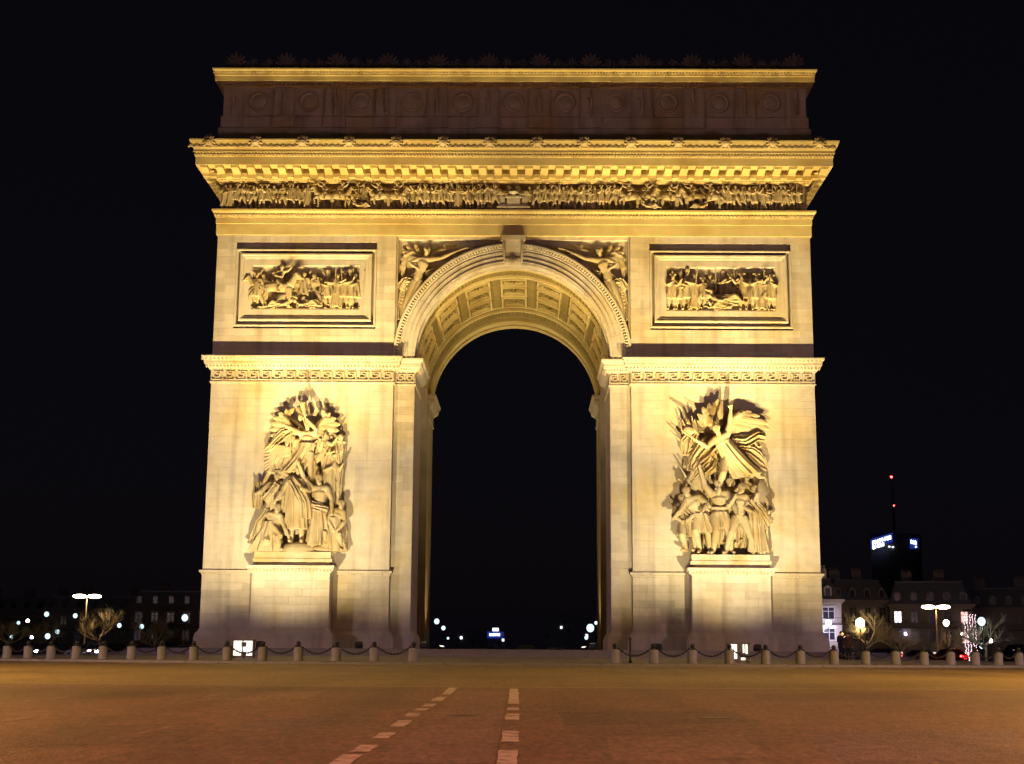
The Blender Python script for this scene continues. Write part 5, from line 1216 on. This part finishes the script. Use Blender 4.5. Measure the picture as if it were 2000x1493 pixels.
# far signs and blocks seen through the passage
def far_block(px0, px1, pyt, Y, label, seed, sign=None):
    a, b_ = pix(px0, 1275, Y), pix(px1, 1275, Y); t = pix(px0, pyt, Y).z
    r = root('office_block', ((a.x+b_.x)/2, Y, -4), label, 'building', 'far office blocks')
    obj('wall', MB().box(a.x, b_.x, Y, Y+30, -4, t).box(a.x+2, b_.x-2, Y+4, Y+24, t, t+3), mat('office_concrete', (.36, .36, .42), .8), r)
    R = random.Random(seed)
    for k in range(5):
        x_, z_ = R.uniform(a.x+2, b_.x-3), R.uniform(4, max(6, t-3)); obj('window', MB().box(x_, x_+1.4, Y-.2, Y+.1, z_, z_+1.6), LITWIN if k == 0 else GLASSD, r)
    return r
rr = far_block(950, 990, 1243, 900, 'far dark block with a small blue-lit sign seen through the passage', 2)
q0, q1 = pix(956, 1240, 899), pix(977, 1240, 899)
lt_ = MB(); wch = (q1.x-q0.x)/6*.78; block_word(lt_, 6, q0.x, q0.z-.8, 1.7, wch, wch*.28, 899, 0, 5)
sg = obj('sign', MB().box(q0.x-1.5, q1.x+1.5, 899.1, 899.6, q0.z-2.2, q0.z+2.2), SIGNBG, rr); tag(sub('sign_letters', lt_.mesh('sign_letters', SIGNB), sg), kind='stuff')
a, b_ = pix(962, 1233, 899), pix(974, 1227, 899); obj('lit_panel', MB().box(a.x, b_.x, 898.8, 899.4, a.z, b_.z), LITWIN, rr)
far_block(1060, 1120, 1205, 950, 'far dark block with a few lit windows right of the passage axis', 5)
far_block(880, 948, 1238, 800, 'low dark block left of the passage axis', 8)
far_block(1120, 1175, 1215, 780, 'far dark block at the right jamb of the passage', 11)

# ------------------------------------------------------------------ cars
TYRE = mat('tyre', (.02, .02, .02), .9); RIM = mat('alloy_rim', (.10, .10, .105), .4, metal=.6)
def car(x, y, rot, paint, label, head=True, tail=True, power=0, tall=1.0, Ls=1.0, brake=0, lens=1.0):
    g = gpt(x, y).z
    r = root('car', (x, y, g), label, 'car', 'cars on the circle', world=False, rotz=rot)
    st = [(-2.1,.62,.42,.86),(-2.02,.78,.34,.95),(-1.5,.86,.24,.98),(-.6,.88,.22,.97),(.5,.88,.22,.95),(1.2,.87,.24,.90),(1.75,.83,.28,.80),(2.02,.74,.34,.70),(2.1,.58,.40,.62)]
    b = MB(); vs = []; m = 10
    for x_, w_, z0, z1 in st:
        z1 = z1*tall
        for yy, zz in ((-w_*.9,z0),(-w_,z0+.12),(-w_*1.0,(z0+z1)/2+.05),(-w_*.96,z1-.06),(-w_*.82,z1),(w_*.82,z1),(w_*.96,z1-.06),(w_,(z0+z1)/2+.05),(w_,z0+.12),(w_*.9,z0)): vs.append((x_*Ls, yy, zz))
    fs = [(i*m+k, i*m+(k+1)%m, (i+1)*m+(k+1)%m, (i+1)*m+k) for i in range(len(st)-1) for k in range(m)]+[tuple(range(m-1,-1,-1)), tuple(range((len(st)-1)*m, len(st)*m))]
    bd = obj('body', b.add(vs, fs), paint, r, True)
    lo = [(-1.95,.74),(-.9,.8),(.35,.8),(1.15,.74)]; zt = 1.47*tall; zb = .93*tall
    b = MB().add([(-1.75*Ls,-.76,zb),(1.05*Ls,-.76,zb-.04),(1.05*Ls,.76,zb-.04),(-1.75*Ls,.76,zb),(-1.2*Ls,-.60,zt-.03),(.28*Ls,-.62,zt),(.28*Ls,.62,zt),(-1.2*Ls,.60,zt-.03)], [(0,1,5,4),(1,2,6,5),(2,3,7,6),(3,0,4,7),(4,5,6,7)])
    obj('cabin_glass', b, GLASSD, r)
    b = MB().box(-1.22*Ls,.30*Ls,-.61,.61,zt-.02,zt+.03)
    for yy in (-1, 1):
        b.tube([(1.05*Ls,yy*.765,zb-.03),(.28*Ls,yy*.62,zt)], .035, 6).tube([(-1.75*Ls,yy*.765,zb),(-1.2*Ls,yy*.61,zt)], .06, 6).tube([(-.35*Ls,yy*.775,zb-.02),(-.4*Ls,yy*.62,zt)], .035, 6)
    sub('roof_frame', b.mesh('roof_frame', paint), bd)
    for xw in (-1.32, 1.32):
        for yy in (-1, 1):
            wm = MB().lathe([(.2,-.1),(.31,-.1),(.32,-.05),(.32,.05),(.31,.1),(.2,.1)], (xw*Ls, yy*.80, .31), 18, 'y'); wo = obj('wheel', wm, TYRE, r, True)
            sub('rim', MB().lathe([(.02,-.02),(.2,-.015),(.21,.0),(.2,.015),(.02,.02)], (xw*Ls, yy*.905, .31), 12, 'y').mesh('rim', RIM), wo)
    for yy in (-1, 1):
        obj('headlight', MB().ell((2.0*Ls, yy*.60, .64*tall), (.09*lens,.17*lens,.085*lens), 10, 6), HEADL if head else GLASSD, r, True)
        obj('taillight', MB().ell((-2.06*Ls, yy*.62, .80*tall), (.06,.16,.10), 10, 6), LAMPR if tail else mat('dull_red_lens', (.2,.01,.01), .3), r, True)
        sub('mirror', MB().ell((.75*Ls, yy*.95, .98*tall), (.07,.11,.07), 8, 5).mesh('mirror', paint), bd)
    obj('number_plate', MB().box(2.07*Ls, 2.11*Ls, -.26, .26, .42, .53).box(-2.13*Ls, -2.09*Ls, -.26, .26, .5, .61), WFRAME, r)
    if brake:
        l = bpy.data.lights.new('brake_glow', 'POINT'); l.energy = brake; l.color = (1., .03, .03); l.shadow_soft_size = .1
        o = bpy.data.objects.new('brake_glow', l); COL.objects.link(o); o.parent = r; o.location = (-2.4*Ls, 0, .8)
    if power:
        for yy in (-.6, .6):
            l = bpy.data.lights.new('headlight_beam', 'SPOT'); l.energy = power; l.color = (.78,.70,1.); l.spot_size = radians(75); l.spot_blend = .8; l.shadow_soft_size = .08
            o = bpy.data.objects.new('headlight_beam', l); COL.objects.link(o); o.parent = r; o.location = (2.15*Ls, yy, .64); o.rotation_euler = Vector((1, 0, -.10)).to_track_quat('-Z', 'Y').to_euler()
    return r
HEADL = emis('headlight_lens', (.86, .78, 1.), 30)
CARB = mat('car_paint_black', (.012, .012, .015), .2, spec=.6); CARS = mat('car_paint_silver', (.25, .25, .27), .25, metal=.6); CARR = mat('car_paint_dark_red', (.12, .02, .02), .25, spec=.6)
def ring_car(px_, Rr, far, **k):                  # on the roadway circle, heading anticlockwise
    X, Yv = cam_dir((px_-1000)/F_PX, (746.5-1275)/F_PX); d = to_world(X, 1, Yv)
    dx, dy = d.x, d.y; ox, oy = EYE.x-CX, EYE.y-CY; A = dx*dx+dy*dy; B = 2*(ox*dx+oy*dy); C_ = ox*ox+oy*oy-Rr*Rr
    t = (-B+(1 if far else -1)*sqrt(B*B-4*A*C_))/(2*A); x, y = EYE.x+dx*t, EYE.y+dy*t
    a = atan2(y-CY, x-CX); return car(x, y, a+pi/2, **k)
for px_, Rr, P_, lab in ((95,55,CARB,'black car with dazzling headlights beyond the leftmost bollards'), (172,61,CARS,'silver car with dazzling headlights beyond the foot of the tall sodium lamp'), (214,53,CARB,'black car with dazzling headlights under the yellow-lit bare tree'),
                   (268,60,CARR,'dark red car with dazzling headlights right of the yellow-lit bare tree'), (318,54,CARB,'black car with dazzling headlights, second nearest to the left pier'), (352,62,CARS,'silver car with dazzling headlights close beside the left pier')):
    ring_car(px_, Rr, True, paint=P_, lens=1.7, label=lab)
rc = ring_car(1850, 58, True, paint=CARR, head=False, brake=60, label='dark red car with glowing tail lamps beyond the right bollards')
ring_car(1985, 54, True, paint=CARB, head=False, tall=1.25, label='tall black car with red tail lamps at the right edge')
ring_car(1078, 60, True, paint=CARS, label='silver car crossing behind the passage, right of its axis')
ring_car(930, 66, True, paint=CARB, label='black car crossing behind the passage, left of its axis')
ring_car(1022, 72, True, paint=CARB, tall=1.35, label='tall dark van-like car in the middle of the passage')
ring_car(1720, 56, True, paint=CARB, head=False, label='black car beyond the bollards right of the arch')
ring_car(1790, 62, True, paint=CARS, head=False, label='silver car with red tail lamps left of the dark red one')

# ------------------------------------------------------------------ people
SKIN = mat('skin', (.42, .27, .20), .6); COAT1 = mat('dark_coat', (.02, .02, .028), .85); COAT2 = mat('brown_coat', (.06, .035, .022), .85); TROU = mat('dark_trousers', (.015, .015, .02), .9); HAIR = mat('dark_hair', (.02, .013, .01), .7)
def person(px_, Y, label, coat, seed, H=1.72, rot=0., J=None):
    p = pix(px_, 1275, Y); g = gpt(p.x, p.y).z
    r = root('person', (p.x, p.y, g), label, 'person', world=False, rotz=rot)
    J = J or pose(); b = MB(); body(b, J, 8, .95, True, None); b.xf(Matrix.Scale(H, 4)); put('body', remesh(b, 'body', .02, SKIN, 1), r)
    V = {k: Vector(q) for k, q in J.items()}
    b = MB(); robe(b, (0,0,.80), (.13,.10), (0,0,.40), (.13,.11), 6, .05, seed, 8, 30); b.tube([V['sl'],V['chest'].lerp(V['neck'],.55),V['sr']], [.062,.075,.062], 8)
    for s_ in 'lr': b.tube([V['s'+s_],V['e'+s_],V['e'+s_].lerp(V['h'+s_],.85)], [.062,.05,.042], 8)
    put('coat', remesh(b.xf(Matrix.Scale(H, 4)), 'coat', .022, coat, 1), r)
    b = MB()
    for s_ in 'lr': b.tube([V['p'+s_],V['k'+s_],V['a'+s_]], [.085,.062,.048], 8); b.tube([V['a'+s_]-Vector((0,0,.015)), V['t'+s_]], [.042,.032], 8)
    put('trousers', remesh(b.xf(Matrix.Scale(H, 4)), 'trousers', .02, TROU, 1), r)
    b = MB().ell(V['head']+Vector((0,.014,.03)), (.064,.068,.058), 10, 6).xf(Matrix.Scale(H, 4)); put('hair', b.mesh('hair', HAIR, True), r)
    return r
person(1644, -12, 'person in a dark coat standing right of the arch, nearer it', COAT1, 1, 1.74, .5, pose(hl=(-.05,-.14,.62), hr=(.05,-.14,.62)))
person(1658, -13, 'person in a brown coat standing right of the arch, farther from it', COAT2, 2, 1.66, -.7)
q = pix(1231, 1275, -32.5); g_ = gpt(q.x, q.y).z
r = root('iron_post', (q.x, q.y, g_), 'thin black iron post beside the first bollard right of the passage', 'post')
obj('shaft', MB().lathe([(.09,0),(.09,.12),(.05,.16),(.045,1.05),(.06,1.08),(.04,1.12)], (q.x, q.y, g_), 10), IRON, r, True)
obj('knob', MB().ell((q.x, q.y, g_+1.18), (.075,.075,.085), 10, 6), IRON, r, True)
